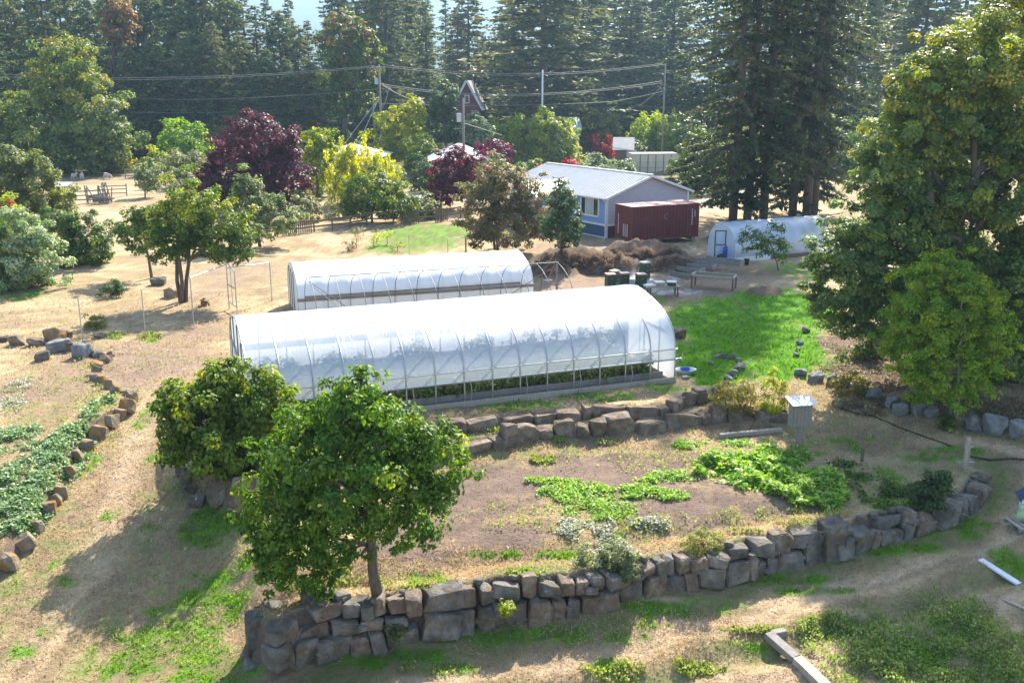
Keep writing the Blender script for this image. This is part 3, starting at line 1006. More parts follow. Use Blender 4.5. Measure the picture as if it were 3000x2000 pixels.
def wall_of_stones(root, pl, zb, zt, rng, mat, wmin, wmax, depth, layers=(0.7, 1.2)):
    L = np.linalg.norm(np.diff(pl, axis=0), axis=1).sum()
    idx = np.arange(len(pl))
    for course in range(len(layers) + 1):
        s = -rng.uniform(0.05, 0.5)
        while s < L:
            w = wmin + (wmax - wmin) * rng.random() ** 1.5
            p, d, u = along(pl, s + w / 2)
            b, t = np.interp(u, idx, zb), np.interp(u, idx, zt)
            H = t - b
            n = 1 + sum(H > q for q in layers)
            w = max(w, .72 * H / n)
            s += w * 0.97
            if course >= n: continue
            nrm = np.array([d[1], -d[0]])          # towards the camera side
            rz = math.atan2(d[1], d[0])
            # uneven course heights that wander along the wall
            cuts = [0] + [(k + 0.10 * math.sin(s * 1.7 + k * 2.3) + (.12 if k == 1 else 0)) / n for k in range(1, n)] + [1]
            z0, z1_ = b + H * cuts[course], b + H * cuts[course + 1]
            if course == 0: z0 -= 0.14
            h = (z1_ - z0) * rng.uniform(0.92, 1.16)
            if course == n - 1: h *= rng.uniform(0.8, 1.25)
            back = 0.10 * course - 0.06 + rng.normal() * 0.05
            put_stone(root, (*(p - nrm * back), z0 + h / 2), (w * 1.06, depth * rng.uniform(.8, 1.1), h * 1.04), rz, (mat, mat, mat, M["stone_brown"])[int(rng.random() * 3.99)], rng)


srng = np.random.default_rng(77)
c0 = WF[len(WF) // 2]
fw = empty("stone_wall", (c0[0], c0[1], WFB[len(WF) // 2]), 0, "long curved retaining wall of big grey granite blocks in front of the garden", "wall")
zt_f = np.array([front_z(a) + 0.06 for a, _ in FRONT_TOP])
wall_of_stones(fw, WF[1:-1], WFB[1:-1], zt_f[1:-1], srng, M["granite"], 0.34, 1.2, 0.72, (0.82, 1.34))
# small chinking stones in the joints and on the crown
for k in range(70):
    ss = srng.uniform(.3, np.linalg.norm(np.diff(WF[1:-1], axis=0), axis=1).sum() - .3)
    p, d, u = along(WF[1:-1], ss)
    b_, t_ = np.interp(u, np.arange(len(WF) - 2), WFB[1:-1]), np.interp(u, np.arange(len(WF) - 2), zt_f[1:-1])
    top = k % 3 == 0
    z = t_ + .04 if top else srng.uniform(b_ + .1, t_ - .1)
    nrm = np.array([d[1], -d[0]])
    sz = srng.uniform(.12, .32)
    put_stone(fw, (*(p + nrm * (-.15 if top else .26)), z), (sz * 1.3, sz, sz * .7), srng.uniform(0, 3), M["granite"], srng)
# low outer tier at the wall's west end and the upright end stone
for a, b, w, h in [(800, 1915, .95, .62), (905, 1900, 1.0, .6), (1000, 1880, .85, .55), (760, 1945, .9, .35)]:
    g = P(a, b, -2.85)
    put_stone(fw, (g[0], g[1] - .1, -2.85 + h / 2 - .05), (w, .9, h + .15), .25, M["granite"], srng)
q = P(748, 1870, -2.1); put_stone(fw, (q[0], q[1], -1.95), (.50, .6, 1.25), .2, M["granite"], srng)
q = P(830, 1862, -1.9); put_stone(fw, (q[0], q[1], -1.9), (1.25, .75, .5), -.25, M["granite"], srng)
q = P(2432, 1575, -1.55); put_stone(fw, (q[0], q[1] - .12, -1.62), (.72, .7, 1.5), .3, M["granite"], srng, jag=.08)
q = P(790, 1795, -1.6); put_stone(fw, (q[0], q[1] + .3, -1.62), (.75, .5, .32), .4, M["granite"], srng)
for a, b in [(905, 1755), (955, 1750), (1000, 1755), (1055, 1770)]:
    q = G(a, b); put_stone(fw, (q[0], q[1], q[2] + .08), (.5, .45, .35), srng.uniform(0, 3), M["granite"], srng)

c0 = WL[5]
lw = empty("stone_wall", (c0[0], c0[1], -1.2), 0, "lower of two stepped brown stone walls below the front tunnel", "wall")
zb = np.array([g_level(x, y - .3) for x, y in WL])
wall_of_stones(lw, WL, zb - .02, np.full(len(WL), Z_LED + .05), srng, M["stone_brown"], 0.45, 1.7, 0.7, (9.,))
c0 = WU[5]
uw = empty("stone_wall", (c0[0], c0[1], -.6), 0, "upper of two stepped brown stone walls directly under the front tunnel", "wall")
wall_of_stones(uw, WU, np.full(len(WU), Z_LED - .05), np.full(len(WU), Z_TOP + .02), srng, M["stone_brown"], 0.35, 1.5, 0.6, (9.,))

# rows of edging rocks
def rock_row(label, pts, mat, name="rock_edging"):
    g0 = G(*pts[len(pts) // 2][:2])
    r = empty(name, g0, 0, label, "rocks")
    for a, b, w, h in pts:
        g = G(a, b); k = 1.0 / px_m(g)
        put_stone(r, (g[0], g[1] + .1, g[2] + h * k * .36), (w * k, w * k * srng.uniform(.6, .9), h * k * 1.1), srng.uniform(-.5, .5), mat, srng, jag=.3, tilt=.3)
    return r


rock_row("row of lichen-orange rocks edging the left raised bed", [(18, 1668, 62, 52), (70, 1612, 66, 46), (100, 1560, 58, 40), (142, 1508, 44, 42), (160, 1480, 40, 34), (178, 1462, 40, 44), (205, 1400, 40, 40), (228, 1355, 32, 46), (250, 1325, 44, 40),
          (288, 1285, 58, 44), (325, 1252, 44, 44), (348, 1228, 40, 36), (372, 1205, 48, 40), (384, 1180, 36, 38), (362, 1160, 36, 24), (335, 1150, 32, 24), (316, 1138, 30, 32), (292, 1128, 28, 30), (278, 1115, 34, 24), (280, 1095, 32, 24), (282, 1078, 38, 22), (306, 1062, 44, 20), (322, 1045, 26, 16)], M["stone_lichen"])
rock_row("row of grey rocks bordering the litter under the huge maple", [(2350, 1100, 44, 20), (2392, 1115, 46, 24), (2440, 1122, 36, 26), (2490, 1143, 36, 24), (2528, 1155, 40, 30), (2560, 1168, 40, 36), (2614, 1195, 36, 42), (2640, 1215, 44, 34), (2690, 1215, 44, 36), (2728, 1222, 44, 34), (2705, 1160, 30, 16), (2740, 1175, 30, 16)], M["stone_grey"])
rock_row("big squared grey blocks at the right edge below the maple", [(2852, 1262, 54, 52), (2915, 1270, 70, 62), (2985, 1278, 60, 58)], M["stone_grey"], "stone_blocks")
rock_row("small rocks at the bare left end of the terrace", [(540, 1420, 46, 40), (530, 1395, 34, 30), (578, 1485, 50, 34), (645, 1478, 80, 36), (712, 1440, 56, 34), (550, 1450, 40, 26)], M["granite"])
rock_row("curved line of flat stones on the green lawn beside the tunnel", [(2110, 1050, 40, 14), (2142, 1052, 34, 14), (2165, 1062, 24, 14), (2168, 1085, 34, 22), (2150, 1100, 36, 18), (2135, 1115, 30, 16), (2085, 1068, 22, 10)], M["stone_grey"])
rock_row("few scattered stones along the lawn's right rim", [(2345, 1010, 24, 14), (2340, 1028, 16, 10), (2335, 1045, 18, 12), (2362, 975, 30, 16)], M["stone_grey"])
for a, b, w, h, mt, lb in [(50, 1010, 52, 34, "stone_brown", "dark brown boulder left end of the boulder group"), (105, 1012, 54, 24, "stone_brown", "low brown boulder heap second from the left"), (160, 1000, 60, 44, "stone_lichen", "pale sunlit boulder with dry weeds on top"), (200, 992, 26, 26, "stone_brown", "small brown boulder behind the pale one"),
                           (172, 1028, 72, 42, "stone_grey", "large smooth blue-grey boulder in the group"), (240, 1046, 56, 46, "stone_grey", "dark angular boulder at the foot of the metal post"), (205, 1030, 30, 34, "granite", "narrow leaning stone between the two grey boulders"), (122, 1056, 46, 32, "granite", "dark boulder at the front of the boulder group"), (284, 1046, 44, 20, "granite", "flat boulder right end of the boulder group"),
                           (5, 1002, 34, 18, "granite", "flat rock cut by the left picture edge"), (285, 992, 32, 16, "stone_brown", "small flat rock lying alone right of the metal post"), (465, 835, 46, 30, "granite", "grey boulder under the smaller fruit tree"), (500, 870, 50, 34, "stone_lichen", "mossy boulder at the forked fruit tree's foot"),
                           (1990, 990, 46, 32, "stone_brown", "dark brown rock beside the front tunnel's right end"), (2010, 1112, 26, 10, "stone_grey", "flat grey stone before the white tub")]:
    g = G(a, b); k = 1 / px_m(g)
    o = put_stone(None, (g[0], g[1] + .1, g[2] + h * k * .36), (w * k, w * k * .75, h * k * 1.1), srng.uniform(-.5, .5), M[mt], srng, "boulder", jag=.3)
    tag(o, lb, "boulder", "loose boulders")
# ------------------------------------------------------------------ plastic tunnels
def film(name, diff, trans, clear, gloss, rough=0.34, tint=(.86, .88, .90)):
    m, nt, b = _nt(name)
    N, L = nt.nodes, nt.links
    N.remove(b)
    tc = N.new("ShaderNodeTexCoord")
    mp = N.new("ShaderNodeMapping"); mp.inputs["Scale"].default_value = (7.0, 1.1, 1.1); mp.inputs["Rotation"].default_value = (0, 0.3, 0.2)
    L.new(tc.outputs["Object"], mp.inputs[0])
    n1 = N.new("ShaderNodeTexNoise"); n1.inputs["Scale"].default_value = 1.5; n1.inputs["Detail"].default_value = 3; n1.inputs["Distortion"].default_value = 0.7
    L.new(mp.outputs[0], n1.inputs["Vector"])
    bp = N.new("ShaderNodeBump"); bp.inputs["Strength"].default_value = 0.22; bp.inputs["Distance"].default_value = 0.05
    L.new(n1.outputs["Fac"], bp.inputs["Height"])
    d = N.new("ShaderNodeBsdfDiffuse"); d.inputs[0].default_value = (*tint, 1)
    t = N.new("ShaderNodeBsdfTranslucent"); t.inputs[0].default_value = (*tint, 1)
    g = N.new("ShaderNodeBsdfGlossy"); g.inputs["Roughness"].default_value = rough; g.inputs[0].default_value = (1, 1, 1, 1)
    c = N.new("ShaderNodeBsdfTransparent")
    for s in (d, t, g): L.new(bp.outputs[0], s.inputs["Normal"])
    m1 = N.new("ShaderNodeMixShader"); m1.inputs[0].default_value = trans / (diff + trans)
    L.new(d.outputs[0], m1.inputs[1]); L.new(t.outputs[0], m1.inputs[2])
    m2 = N.new("ShaderNodeMixShader")
    n2 = N.new("ShaderNodeTexNoise"); n2.inputs["Scale"].default_value = 0.7; n2.inputs["Detail"].default_value = 4
    L.new(tc.outputs["Object"], n2.inputs["Vector"])
    mr = N.new("ShaderNodeMapRange"); mr.inputs["From Min"].default_value = .3; mr.inputs["From Max"].default_value = .7; mr.inputs["To Min"].default_value = clear * .93; mr.inputs["To Max"].default_value = clear * 1.07
    L.new(n2.outputs["Fac"], mr.inputs["Value"]); L.new(mr.outputs[0], m2.inputs[0])
    L.new(m1.outputs[0], m2.inputs[1]); L.new(c.outputs[0], m2.inputs[2])
    m3 = N.new("ShaderNodeMixShader"); m3.inputs[0].default_value = gloss
    L.new(m2.outputs[0], m3.inputs[1]); L.new(g.outputs[0], m3.inputs[2])
    L.new(m3.outputs[0], N["Material Output"].inputs["Surface"])
    return m


film("film_clear", .5, .5, .40, .12, rough=.30, tint=(.72, .81, .92))  # blue tint puts sky reflection into the plastic's colour
film("film_white", .72, .28, .03, .08, rough=.45)
film("film_thin", .45, .55, .46, .10, rough=.3, tint=(.55, .72, .92))  # stronger blue colours in the sky light on shaded plastic
film("film_end", .5, .5, .18, .05)


def arch(a, H, leg, n=15, peak=0.10):
    """cross-section from the near foot over the ridge to the far foot: (y, z)"""
    pts = [(0, 0), (0.0, leg * .5)]
    ty = np.array([0, .008, .043, .12, .257, .46, .73, 1.0]); tz = np.array([0, .17, .37, .55, .705, .835, .937, 1.0])
    s = np.linspace(0, 7, 29)
    for q in s[1:]:
        i = min(int(q), 6); u = q - i
        def cr(T):
            p0, p1_, p2_, p3_ = T[max(i - 1, 0)], T[i], T[i + 1], T[min(i + 2, 7)]
            return .5 * ((2 * p1_) + (-p0 + p2_) * u + (2 * p0 - 5 * p1_ + 4 * p2_ - p3_) * u * u + (-p0 + 3 * p1_ - 3 * p2_ + p3_) * u ** 3)
        pts.append((a * float(cr(ty)), leg * .88 + (H - leg * .88) * float(cr(tz))))
    left = pts
    right = [(2 * a - y, z) for y, z in reversed(pts[:-1])]
    return np.array(left + right)


def tunnel_frame(root, L, a, H, leg, ribs, r=0.022, mat="steel", lift=0.0):
    sec = arch(a, H - 0.02, leg)
    for i in range(ribs):
        x = L * i / (ribs - 1)
        MB().tube([(x, y, z + lift) for y, z in sec], r, 6).build("rib", M[mat], root, smooth=True)


def cover_mesh(sec, L, ribs, sag, out=0.03, sub=6):
    rows = []
    nx_ = (ribs - 1) * sub
    c = np.array([sec[:, 0].mean(), 0.6])
    for i in range(nx_ + 1):
        u = (i % sub) / sub
        s = sag * math.sin(u * math.pi)
        q = []
        for y, z in sec:
            d = np.array([y, z]) - c; d = d / (np.linalg.norm(d) + 1e-9)
            q.append((L * i / nx_, y + d[0] * (out - s), z + d[1] * (out - s)))
        rows.append(q)
    return MB().grid(rows)


def cut(sec, zmin_near=0.0, zmin_far=0.0):
    mid = len(sec) // 2
    out = []
    for i, (y, z) in enumerate(sec):
        lim = zmin_near if i < mid else zmin_far
        if z >= lim: out.append((y, z))
    near = np.interp(zmin_near, sec[:mid, 1], sec[:mid, 0])
    far = np.interp(zmin_far, sec[::-1][:mid, 1], sec[::-1][:mid, 0])
    return np.array([(near, zmin_near)] + out + [(far, zmin_far)])


def end_wall(sec, x):
    b = MB()
    n = len(sec); h = n // 2
    rows = [[(x, *sec[i]), (x, *sec[n - 1 - i])] for i in range(h + 1)]
    return b.grid(rows)


# front tunnel -----------------------------------------------------
YAW1 = .355; A1 = np.array([6.935, 40.411, -0.04]); L1, a1, H1 = 17.6, 3.70, 3.42
u1 = np.array([math.cos(YAW1), math.sin(YAW1), 0])
t1 = empty("greenhouse_tunnel", A1 - u1 * L1, YAW1, "long translucent plastic greenhouse tunnel in front with rolled-up open side", "greenhouse")
sec1 = arch(a1, H1, 1.15)
tunnel_frame(t1, L1, a1, H1, 1.15, 16, .036)
link_mesh("plastic_cover", cover_mesh(cut(sec1, 1.0, 0.05), L1, 16, .018, out=.008).mesh("plastic_cover", M["film_clear"], True), t1)
MB().tube([(-.05, -.035, 1.42), (L1 + .06, -.035, 1.42)], .03, 6).build("hip_rail", M["steel"], t1)
MB().tube([(-.1, -.045, .98), (L1 + .25, -.045, .98)], .042, 8).build("roll_bar", M["steel"], t1)
MB().tube([(0, a1, H1 - .05), (L1, a1, H1 - .05)], .02, 6).build("ridge_tube", M["steel"], t1)
MB().box((L1 / 2, 2 * a1, 1.2), (L1, .05, .28)).build("far_shade_strip", M["wood_grey"], t1)  # strip added to draw the far wall's band of shade
MB().box((L1 / 2, -.06, .06), (L1 + .1, .06, .26)).build("base_board", M["wood_pale"], t1)
MB().box((L1 / 2, 2 * a1 + .06, .06), (L1 + .1, .06, .26)).build("base_board", M["wood_pale"], t1)
for x in (0.0, L1):
    e = end_wall(sec1, x).build("end_wall", M["film_end"], t1)
    s = .05 if x else -.05
    for yy in (1.5, 2.9, 4.5, 5.9):
        zt = np.interp(yy, sec1[:len(sec1) // 2 + 1, 0], sec1[:len(sec1) // 2 + 1, 1]) if yy < a1 else np.interp(2 * a1 - yy, sec1[:len(sec1) // 2 + 1, 0], sec1[:len(sec1) // 2 + 1, 1])
        MB().box((x + s, yy, zt / 2), (.05, .08, zt)).build("end_post", M["wood_grey"], t1)
    MB().box((x + s, a1, 2.0), (.06, 5.6, .08)).build("end_beam", M["wood_grey"], t1)
MB().box((-.09, 3.7, 1.0), (.05, 1.25, 1.95)).build("door", M["film_white"], t1)
MB().box((-.10, 1.2, 1.15), (.03, .75, .55)).build("vent_opening", M["glass_dark"], t1)
MB().box((L1 + .09, 5.2, 1.05), (.05, 1.2, 2.0)).build("door", M["steel_dark"], t1)
MB().tube([(L1 - .2, 2.9, 2.4), (L1 - 1.3, .8, .9)], .02, 5).build("brace", M["steel"], t1)
MB().tube([(L1 + .24, -.05, .95), (L1 + .32, -.05, .95), (L1 + .32, -.05, 1.2)], .02, 5).build("crank_handle", M["steel"], t1)
for i in range(1, 15, 2):
    x = L1 * (i + .1) / 15
    MB().tube([(x + .12, -.02, 1.05), (x + .14, -.16, .55), (x + .12, -.06, .05)], .014, 5).build("batten_rope", M["steel"], t1)


def local1(x, y, z): return A1 - u1 * L1 + u1 * x + np.array([-math.sin(YAW1), math.cos(YAW1), 0]) * y + np.array([0, 0, z])


bd = empty("planting_bed", local1(L1 / 2, .75, 0), YAW1, "grey boarded planting bed along the tunnel's open side", "planter")
MB().box((0, -.42, .17), (L1 - .8, .05, .42)).build("front_board", M["wood_grey"], bd)
MB().box((0, .55, .17), (L1 - .8, .05, .42)).build("back_board", M["wood_grey"], bd)
surf("pipe_grey", (.15, .15, .16), .5, .2, 8, metal=.4, bump=0)
surf("soil", (.11, .08, .06), .95, .4, 4, bump=.4)
MB().box((0, .06, .14), (L1 - .84, .90, .38)).build("soil", M["soil"], bd)
trng = np.random.default_rng(5)
for i in range(14):
    p = local1(.9 + i * (L1 - 1.6) / 13.5, .85 + trng.normal() * .08, .33)
    V, Fq, C, cen = foliage([(p[0], p[1], p[2] + .45, .75, .5, .52), (p[0], p[1], p[2] + .2, .7, .45, .3)], 900, .16, "tomato", np.random.default_rng(600 + i), clump=.3)
    ordi = ("first", "second", "third", "fourth", "fifth", "sixth", "seventh", "eighth", "ninth", "tenth", "eleventh", "twelfth", "thirteenth", "fourteenth")[13 - i]
    r = empty("tomato_plant", p, 0, "leafy tomato plant in the tunnel's bed, %s from the right end" % ordi, "plant", "tomato plants in the tunnel bed")
    link_mesh("foliage", np_mesh("foliage", V, Fq, M["leaf"], False, C), r, True)
    MB().tube([p, p + np.array([0, 0, .9])], .012, 5).build("stem", M["bark"], r, True)
for i in range(6):
    p = local1(1.5 + i * 2.9, 4.4, .1)
    V, Fq, C, cen = foliage([(p[0], p[1], p[2] + .7, 1.3, .7, .7)], 700, .2, "tomato", np.random.default_rng(640 + i), clump=.3)
    r = empty("tomato_plant", p, 0, "dim tomato plant behind the plastic on the tunnel's far side, %s from the left" % ("first", "second", "third", "fourth", "fifth", "sixth")[i], "plant", "tomato plants of the far row")
    link_mesh("foliage", np_mesh("foliage", V, Fq, M["leaf"], False, C), r, True)
    MB().tube([p, p + np.array([0, 0, 1.0])], .012, 5).build("stem", M["bark"], r, True)

# rear white tunnel ---------------------------------------------------
def yaw_of(pl, pr): return math.atan2(pr[1] - pl[1], pr[0] - pl[0])


H2, a2 = 2.85, 2.7
rl, rr = P(853, 767, H2 + .02), P(1518, 731, H2 + .02)
YAW2 = yaw_of(rl, rr); L2 = float(np.linalg.norm((rr - rl)[:2]))
n2 = np.array([-math.sin(YAW2), math.cos(YAW2), 0])
o2 = rl - n2 * a2; o2[2] = 0.0
t2 = empty("greenhouse_tunnel", o2, YAW2, "rear greenhouse tunnel in opaque white plastic", "greenhouse")
sec2 = arch(a2, H2, 1.2)
tunnel_frame(t2, L2, a2, H2, 1.2, 11, .025)
link_mesh("plastic_cover", cover_mesh(cut(sec2, 0.02, 0.02), L2, 11, .06).mesh("plastic_cover", M["film_white"], True), t2)
for x in (.02, L2 - .02): end_wall(sec2 * np.array([.985, .985]) + np.array([.04, 0]), x).build("end_wall", M["film_white"], t2)
MB().box((L2 / 2, -.08, 1.32), (L2 + .1, .05, .15)).build("hip_board", M["wood_grey"], t2)
for yy in (1.6, 2.7, 3.8): MB().box((-.05, yy, 1.25), (.05, .07, 2.5)).build("end_post", M["wood_grey"], t2)
MB().box((.9, -.09, .42), (1.9, .02, .8)).build("vent_screen", M["steel_dark"], t2)
# bare hoop frame in front of it ---------------------------------------
H3, a3 = 3.05, 2.5
rl, rr = P(906, 811, H3), P(1633, 767, H3)
YAW3 = yaw_of(rl, rr); L3 = float(np.linalg.norm((rr - rl)[:2]))
n3 = np.array([-math.sin(YAW3), math.cos(YAW3), 0])
o3 = rl - n3 * a3; o3[2] = 0.0
t3 = empty("hoop_frame", o3, YAW3, "bare metal hoop frame without plastic between the two tunnels", "greenhouse frame")
tunnel_frame(t3, L3, a3, H3, .9, 12, .017, "pipe_grey")
MB().tube([(0, a3, H3 - .02), (L3, a3, H3 - .02)], .02, 6).build("ridge_tube", M["pipe_grey"], t3)
MB().box((L3 / 2 - .6, 2 * a3 + .04, 1.5), (L3 - 1.2, .05, .13)).build("hip_board", M["wood_grey"], t3)
for i in range(11):
    x = L3 * (i + .0) / 11
    MB().tube([(x, .55, 1.9), (x + .9, .9, 1.45)], .015, 5).build("cross_brace", M["pipe_grey"], t3)
for x0, x1_ in ((0.0, 2.6), (L3, L3 - 2.6)):
    MB().tube([(x0, a3 + .4, H3 - .3), (x1_, 2 * a3 - .1, .5)], .02, 5).build("end_brace", M["pipe_grey"], t3)
    MB().tube([(x0, a3 - .4, H3 - .3), (x1_, .1, .5)], .02, 5).build("end_brace", M["pipe_grey"], t3)
MB().box((L3 - .02, a3, H3 / 2), (.09, .09, H3)).build("end_post", M["wood_grey"], t3)
MB().tube([(L3, .3, 1.7), (L3, 2 * a3 - .3, 1.7)], .02, 5).build("end_rail", M["pipe_grey"], t3)

# small tunnel on the right ---------------------------------------------
YAW4, L4, a4, H4 = .44, 8.5, 1.6, 2.6
o4 = G(2154, 768); o4[2] -= .02
t4 = empty("greenhouse_tunnel", o4, YAW4, "small clear plastic tunnel under the tall firs", "greenhouse")
sec4 = arch(a4, H4, .5)
tunnel_frame(t4, L4, a4, H4, .5, 9, .022, "white_paint")
link_mesh("plastic_cover", cover_mesh(cut(sec4, .25, .1), L4, 9, .05).mesh("plastic_cover", M["film_thin"], True), t4)
end_wall(sec4, 0).build("end_wall", M["film_thin"], t4)
MB().box((1.5, -.05, .16), (3.0, .06, .36)).build("base_board", M["white_paint"], t4)
MB().box((5.4, -.05, .12), (4.6, .06, .3)).build("base_board", M["wood_brown"], t4)


def world_of(root, x, y, z):
    c, s = math.cos(root.rotation_euler.z), math.sin(root.rotation_euler.z)
    return np.array(root.location) + np.array([x * c - y * s, x * s + y * c, z])


p = world_of(t4, -.35, 2.6, 0); p[2] = hz(p[0], p[1])
dr = empty("screen_door", p, 1.9, "open dark framed plastic door beside the small tunnel's entrance", "door")
for a, b in (((0, 0, 0), (0, 0, 2.15)), ((.75, 0, 0), (.75, 0, 2.15)), ((0, 0, 2.12), (.75, 0, 2.12)), ((0, 0, 1.15), (.75, 0, 1.15)), ((0, 0, .03), (.75, 0, .03))):
    MB().bar(a, b, .07, .07).build("frame_bar", M["steel_dark"], dr)
MB().box((.375, 0, 1.1), (.7, .015, 2.0)).build("screen", M["film_thin"], dr)
dr.rotation_euler.z = .12; q = G(2092, 765); dr.location = q


def barrel(name, loc, r, h, mat, label, cat, lidmat=None):
    root = empty(name, loc, 0, label, cat)
    prof = [(0, 0), (r * .93, 0), (r * .97, h * .05), (r, h * .3), (r * 1.03, h * .33), (r, h * .36), (r, h * .64), (r * 1.03, h * .67), (r, h * .7), (r * .97, h * .95), (r * .9, h), (0, h)]
    rows = [[(rr_ * math.cos(t), rr_ * math.sin(t), z) for t in np.linspace(0, 2 * math.pi, 17)] for rr_, z in prof]
    MB().grid(rows).build("body", mat, root, smooth=True)
    MB().tube([(r * .5, 0, h), (r * .5, 0, h + .03)], .05, 8).build("bung", lidmat or mat, root)
    MB().tube([(-r * .5, 0, h), (-r * .5, 0, h + .03)], .05, 8).build("bung", lidmat or mat, root)
    return root


barrel("plastic_barrel", G(2118, 762), .29, .98, M["blue_plastic"], "bright blue plastic barrel at the small tunnel's corner", "barrel", M["black_plastic"])
q = G(2108, 765)
V, Fq, C, cen = foliage([(0, 0, .3, .24, .22, .32)], 260, .2, "dark", np.random.default_rng(4))
bag = put_stone(None, (q[0], q[1] - .3, q[2] + .27), (.5, .45, .62), .3, M["black_plastic"], srng, "rubbish_bag", jag=.25)
tag(bag, "black plastic sack leaning at the blue barrel", "bag")


def pot(loc, r, h, label):
    root = empty("plant_pot", loc, 0, label, "pot")
    rows = [[(rr_ * math.cos(t), rr_ * math.sin(t), z) for t in np.linspace(0, 2 * math.pi, 15)] for rr_, z in [(0, 0), (r * .75, 0), (r, h), (r * 1.08, h), (r * 1.08, h * .88), (r * .98, h * .86)]]
    MB().grid(rows).build("body", M["black_plastic"], root)
    MB().tube([(0, 0, h * .8), (0, 0, h * .86)], r * .92, 12).build("soil", M["soil"], root)


pot(G(2187, 775), .19, .38, "black plant pot before the small tunnel's white board")

# ------------------------------------------------------------------ blue house
def lap_siding(name, col, var=.12, board=.16):
    m, nt, b = _nt(name)
    N, L = nt.nodes, nt.links
    tc = N.new("ShaderNodeTexCoord"); sp = N.new("ShaderNodeSeparateXYZ")
    L.new(tc.outputs["Object"], sp.inputs[0])
    mt = N.new("ShaderNodeMath"); mt.operation = 'DIVIDE'; mt.inputs[1].default_value = board
    L.new(sp.outputs["Z"], mt.inputs[0])
    fr = N.new("ShaderNodeMath"); fr.operation = 'FRACT'; L.new(mt.outputs[0], fr.inputs[0])
    bp = N.new("ShaderNodeBump"); bp.inputs["Strength"].default_value = 1.0; bp.inputs["Distance"].default_value = -0.03
    L.new(fr.outputs[0], bp.inputs["Height"]); L.new(bp.outputs[0], b.inputs["Normal"])
    n1 = N.new("ShaderNodeTexNoise"); n1.inputs["Scale"].default_value = 1.4; n1.inputs["Detail"].default_value = 5
    mp = N.new("ShaderNodeMapping"); mp.inputs["Scale"].default_value = (1, 1, 4); L.new(tc.outputs["Object"], mp.inputs[0]); L.new(mp.outputs[0], n1.inputs["Vector"])
    cr = N.new("ShaderNodeValToRGB"); cr.color_ramp.elements[0].color = (*[c * (1 - var) for c in col], 1); cr.color_ramp.elements[1].color = (*[min(1, c * (1 + var)) for c in col], 1)
    L.new(n1.outputs["Fac"], cr.inputs[0]); L.new(cr.outputs[0], b.inputs["Base Color"])
    b.inputs["Roughness"].default_value = .6
    return m


lap_siding("siding_blue", (.20, .33, .55)); lap_siding("siding_grey", (.47, .42, .45), .2); lap_siding("siding_red", (.16, .035, .045)); lap_siding("siding_cream", (.6, .57, .5))
surf("skirt_blue", (.045, .10, .19), .6, .2, 3)
surf("roof_metal", (.63, .615, .61), .45, .14, 1.5, metal=.0, bump=.0)
surf("roof_white", (.50, .54, .55), .5, .1, 1.0)
surf("roof_grey", (.33, .33, .34), .8, .25, 2.0)
surf("curtain", (.45, .52, .50), .5, .2, 2.0, bump=0)


def ribbed_roof(a, b, c, d, n, h=0.055, t=0.05):
    """roof sheet a-b along the eave, d-c along the ridge, with n standing ribs"""
    a, b, c, d = [np.array(v, float) for v in (a, b, c, d)]
    nn = unit(np.cross(b - a, d - a)); nn = nn if nn[2] > 0 else -nn
    lo, hi = [], []
    for i in range(n):
        for u, k in ((0, 0), (.62, 0), (.72, 1), (.90, 1)):
            s = (i + u) / n
            lo.append(a + (b - a) * s + nn * h * k); hi.append(d + (c - d) * s + nn * h * k)
    lo.append(b); hi.append(c)
    m = MB().grid([lo, hi])
    m.grid([[a - nn * t, b - nn * t], [d - nn * t, c - nn * t]])
    m.grid([[a, b], [a - nn * t, b - nn * t]])
    m.grid([[a, d], [a - nn * t, d - nn * t]]); m.grid([[b, c], [b - nn * t, c - nn * t]])
    return m


HW, HL, ZE, ZR = 8.85, 13.4, 3.3, 4.72
hs_ = empty("bungalow", (7.476, 78.24, .08), .609, "blue bungalow with pale metal gable roof behind the red container", "house")
MB().box((.06, HL / 2, 2.18), (.12, HL, 2.3)).build("front_wall", M["siding_blue"], hs_)
MB().box((HW - .06, HL / 2, 1.65), (.12, HL, 3.3)).build("back_wall", M["siding_blue"], hs_)
gw = MB()
gw.add([(.12, 0, 1.0), (HW - .12, 0, 1.0), (HW - .12, 0, ZE), (HW / 2, 0, ZR - .02), (.12, 0, ZE), (.12, .12, 1.0), (HW - .12, .12, 1.0), (HW - .12, .12, ZE), (HW / 2, .12, ZR - .02), (.12, .12, ZE)],
       [(0, 1, 2, 3, 4), (9, 8, 7, 6, 5), (0, 5, 6, 1), (1, 6, 7, 2), (2, 7, 8, 3), (3, 8, 9, 4), (4, 9, 5, 0)])
gw.build("gable_wall", M["siding_grey"], hs_)
g2 = MB(); g2.add([(x, y + HL - .12, z) for x, y, z in gw.v], gw.f); g2.build("gable_wall", M["siding_grey"], hs_)
for k in range(11):
    z = 1.10 + .2 * k
    MB().bar((-.012, .02, z + .1), (-.012, HL - .02, z + .1), .03, .205, (.12, 0, 1)).build("siding_board", M["siding_blue"], hs_)
for k in range(18):
    z = 1.10 + .2 * k
    xx = .1 if z + .1 < ZE else .1 + (z + .2 - ZE) / (ZR - ZE) * (HW / 2)
    if xx < HW / 2 - .2: MB().bar((xx, -.012, z + .1), (HW - xx, -.012, z + .1), .03, .205, (0, .12, 1)).build("siding_board", M["siding_grey"], hs_)
MB().box((.08, HL / 2, .5), (.10, HL - .1, 1.0)).build("skirting", M["skirt_blue"], hs_)
surf("skirt_dark", (.09, .035, .04), .8, .3, 3)
MB().box((HW / 2, .08, .5), (HW - .2, .10, 1.0)).build("skirting", M["skirt_dark"], hs_)
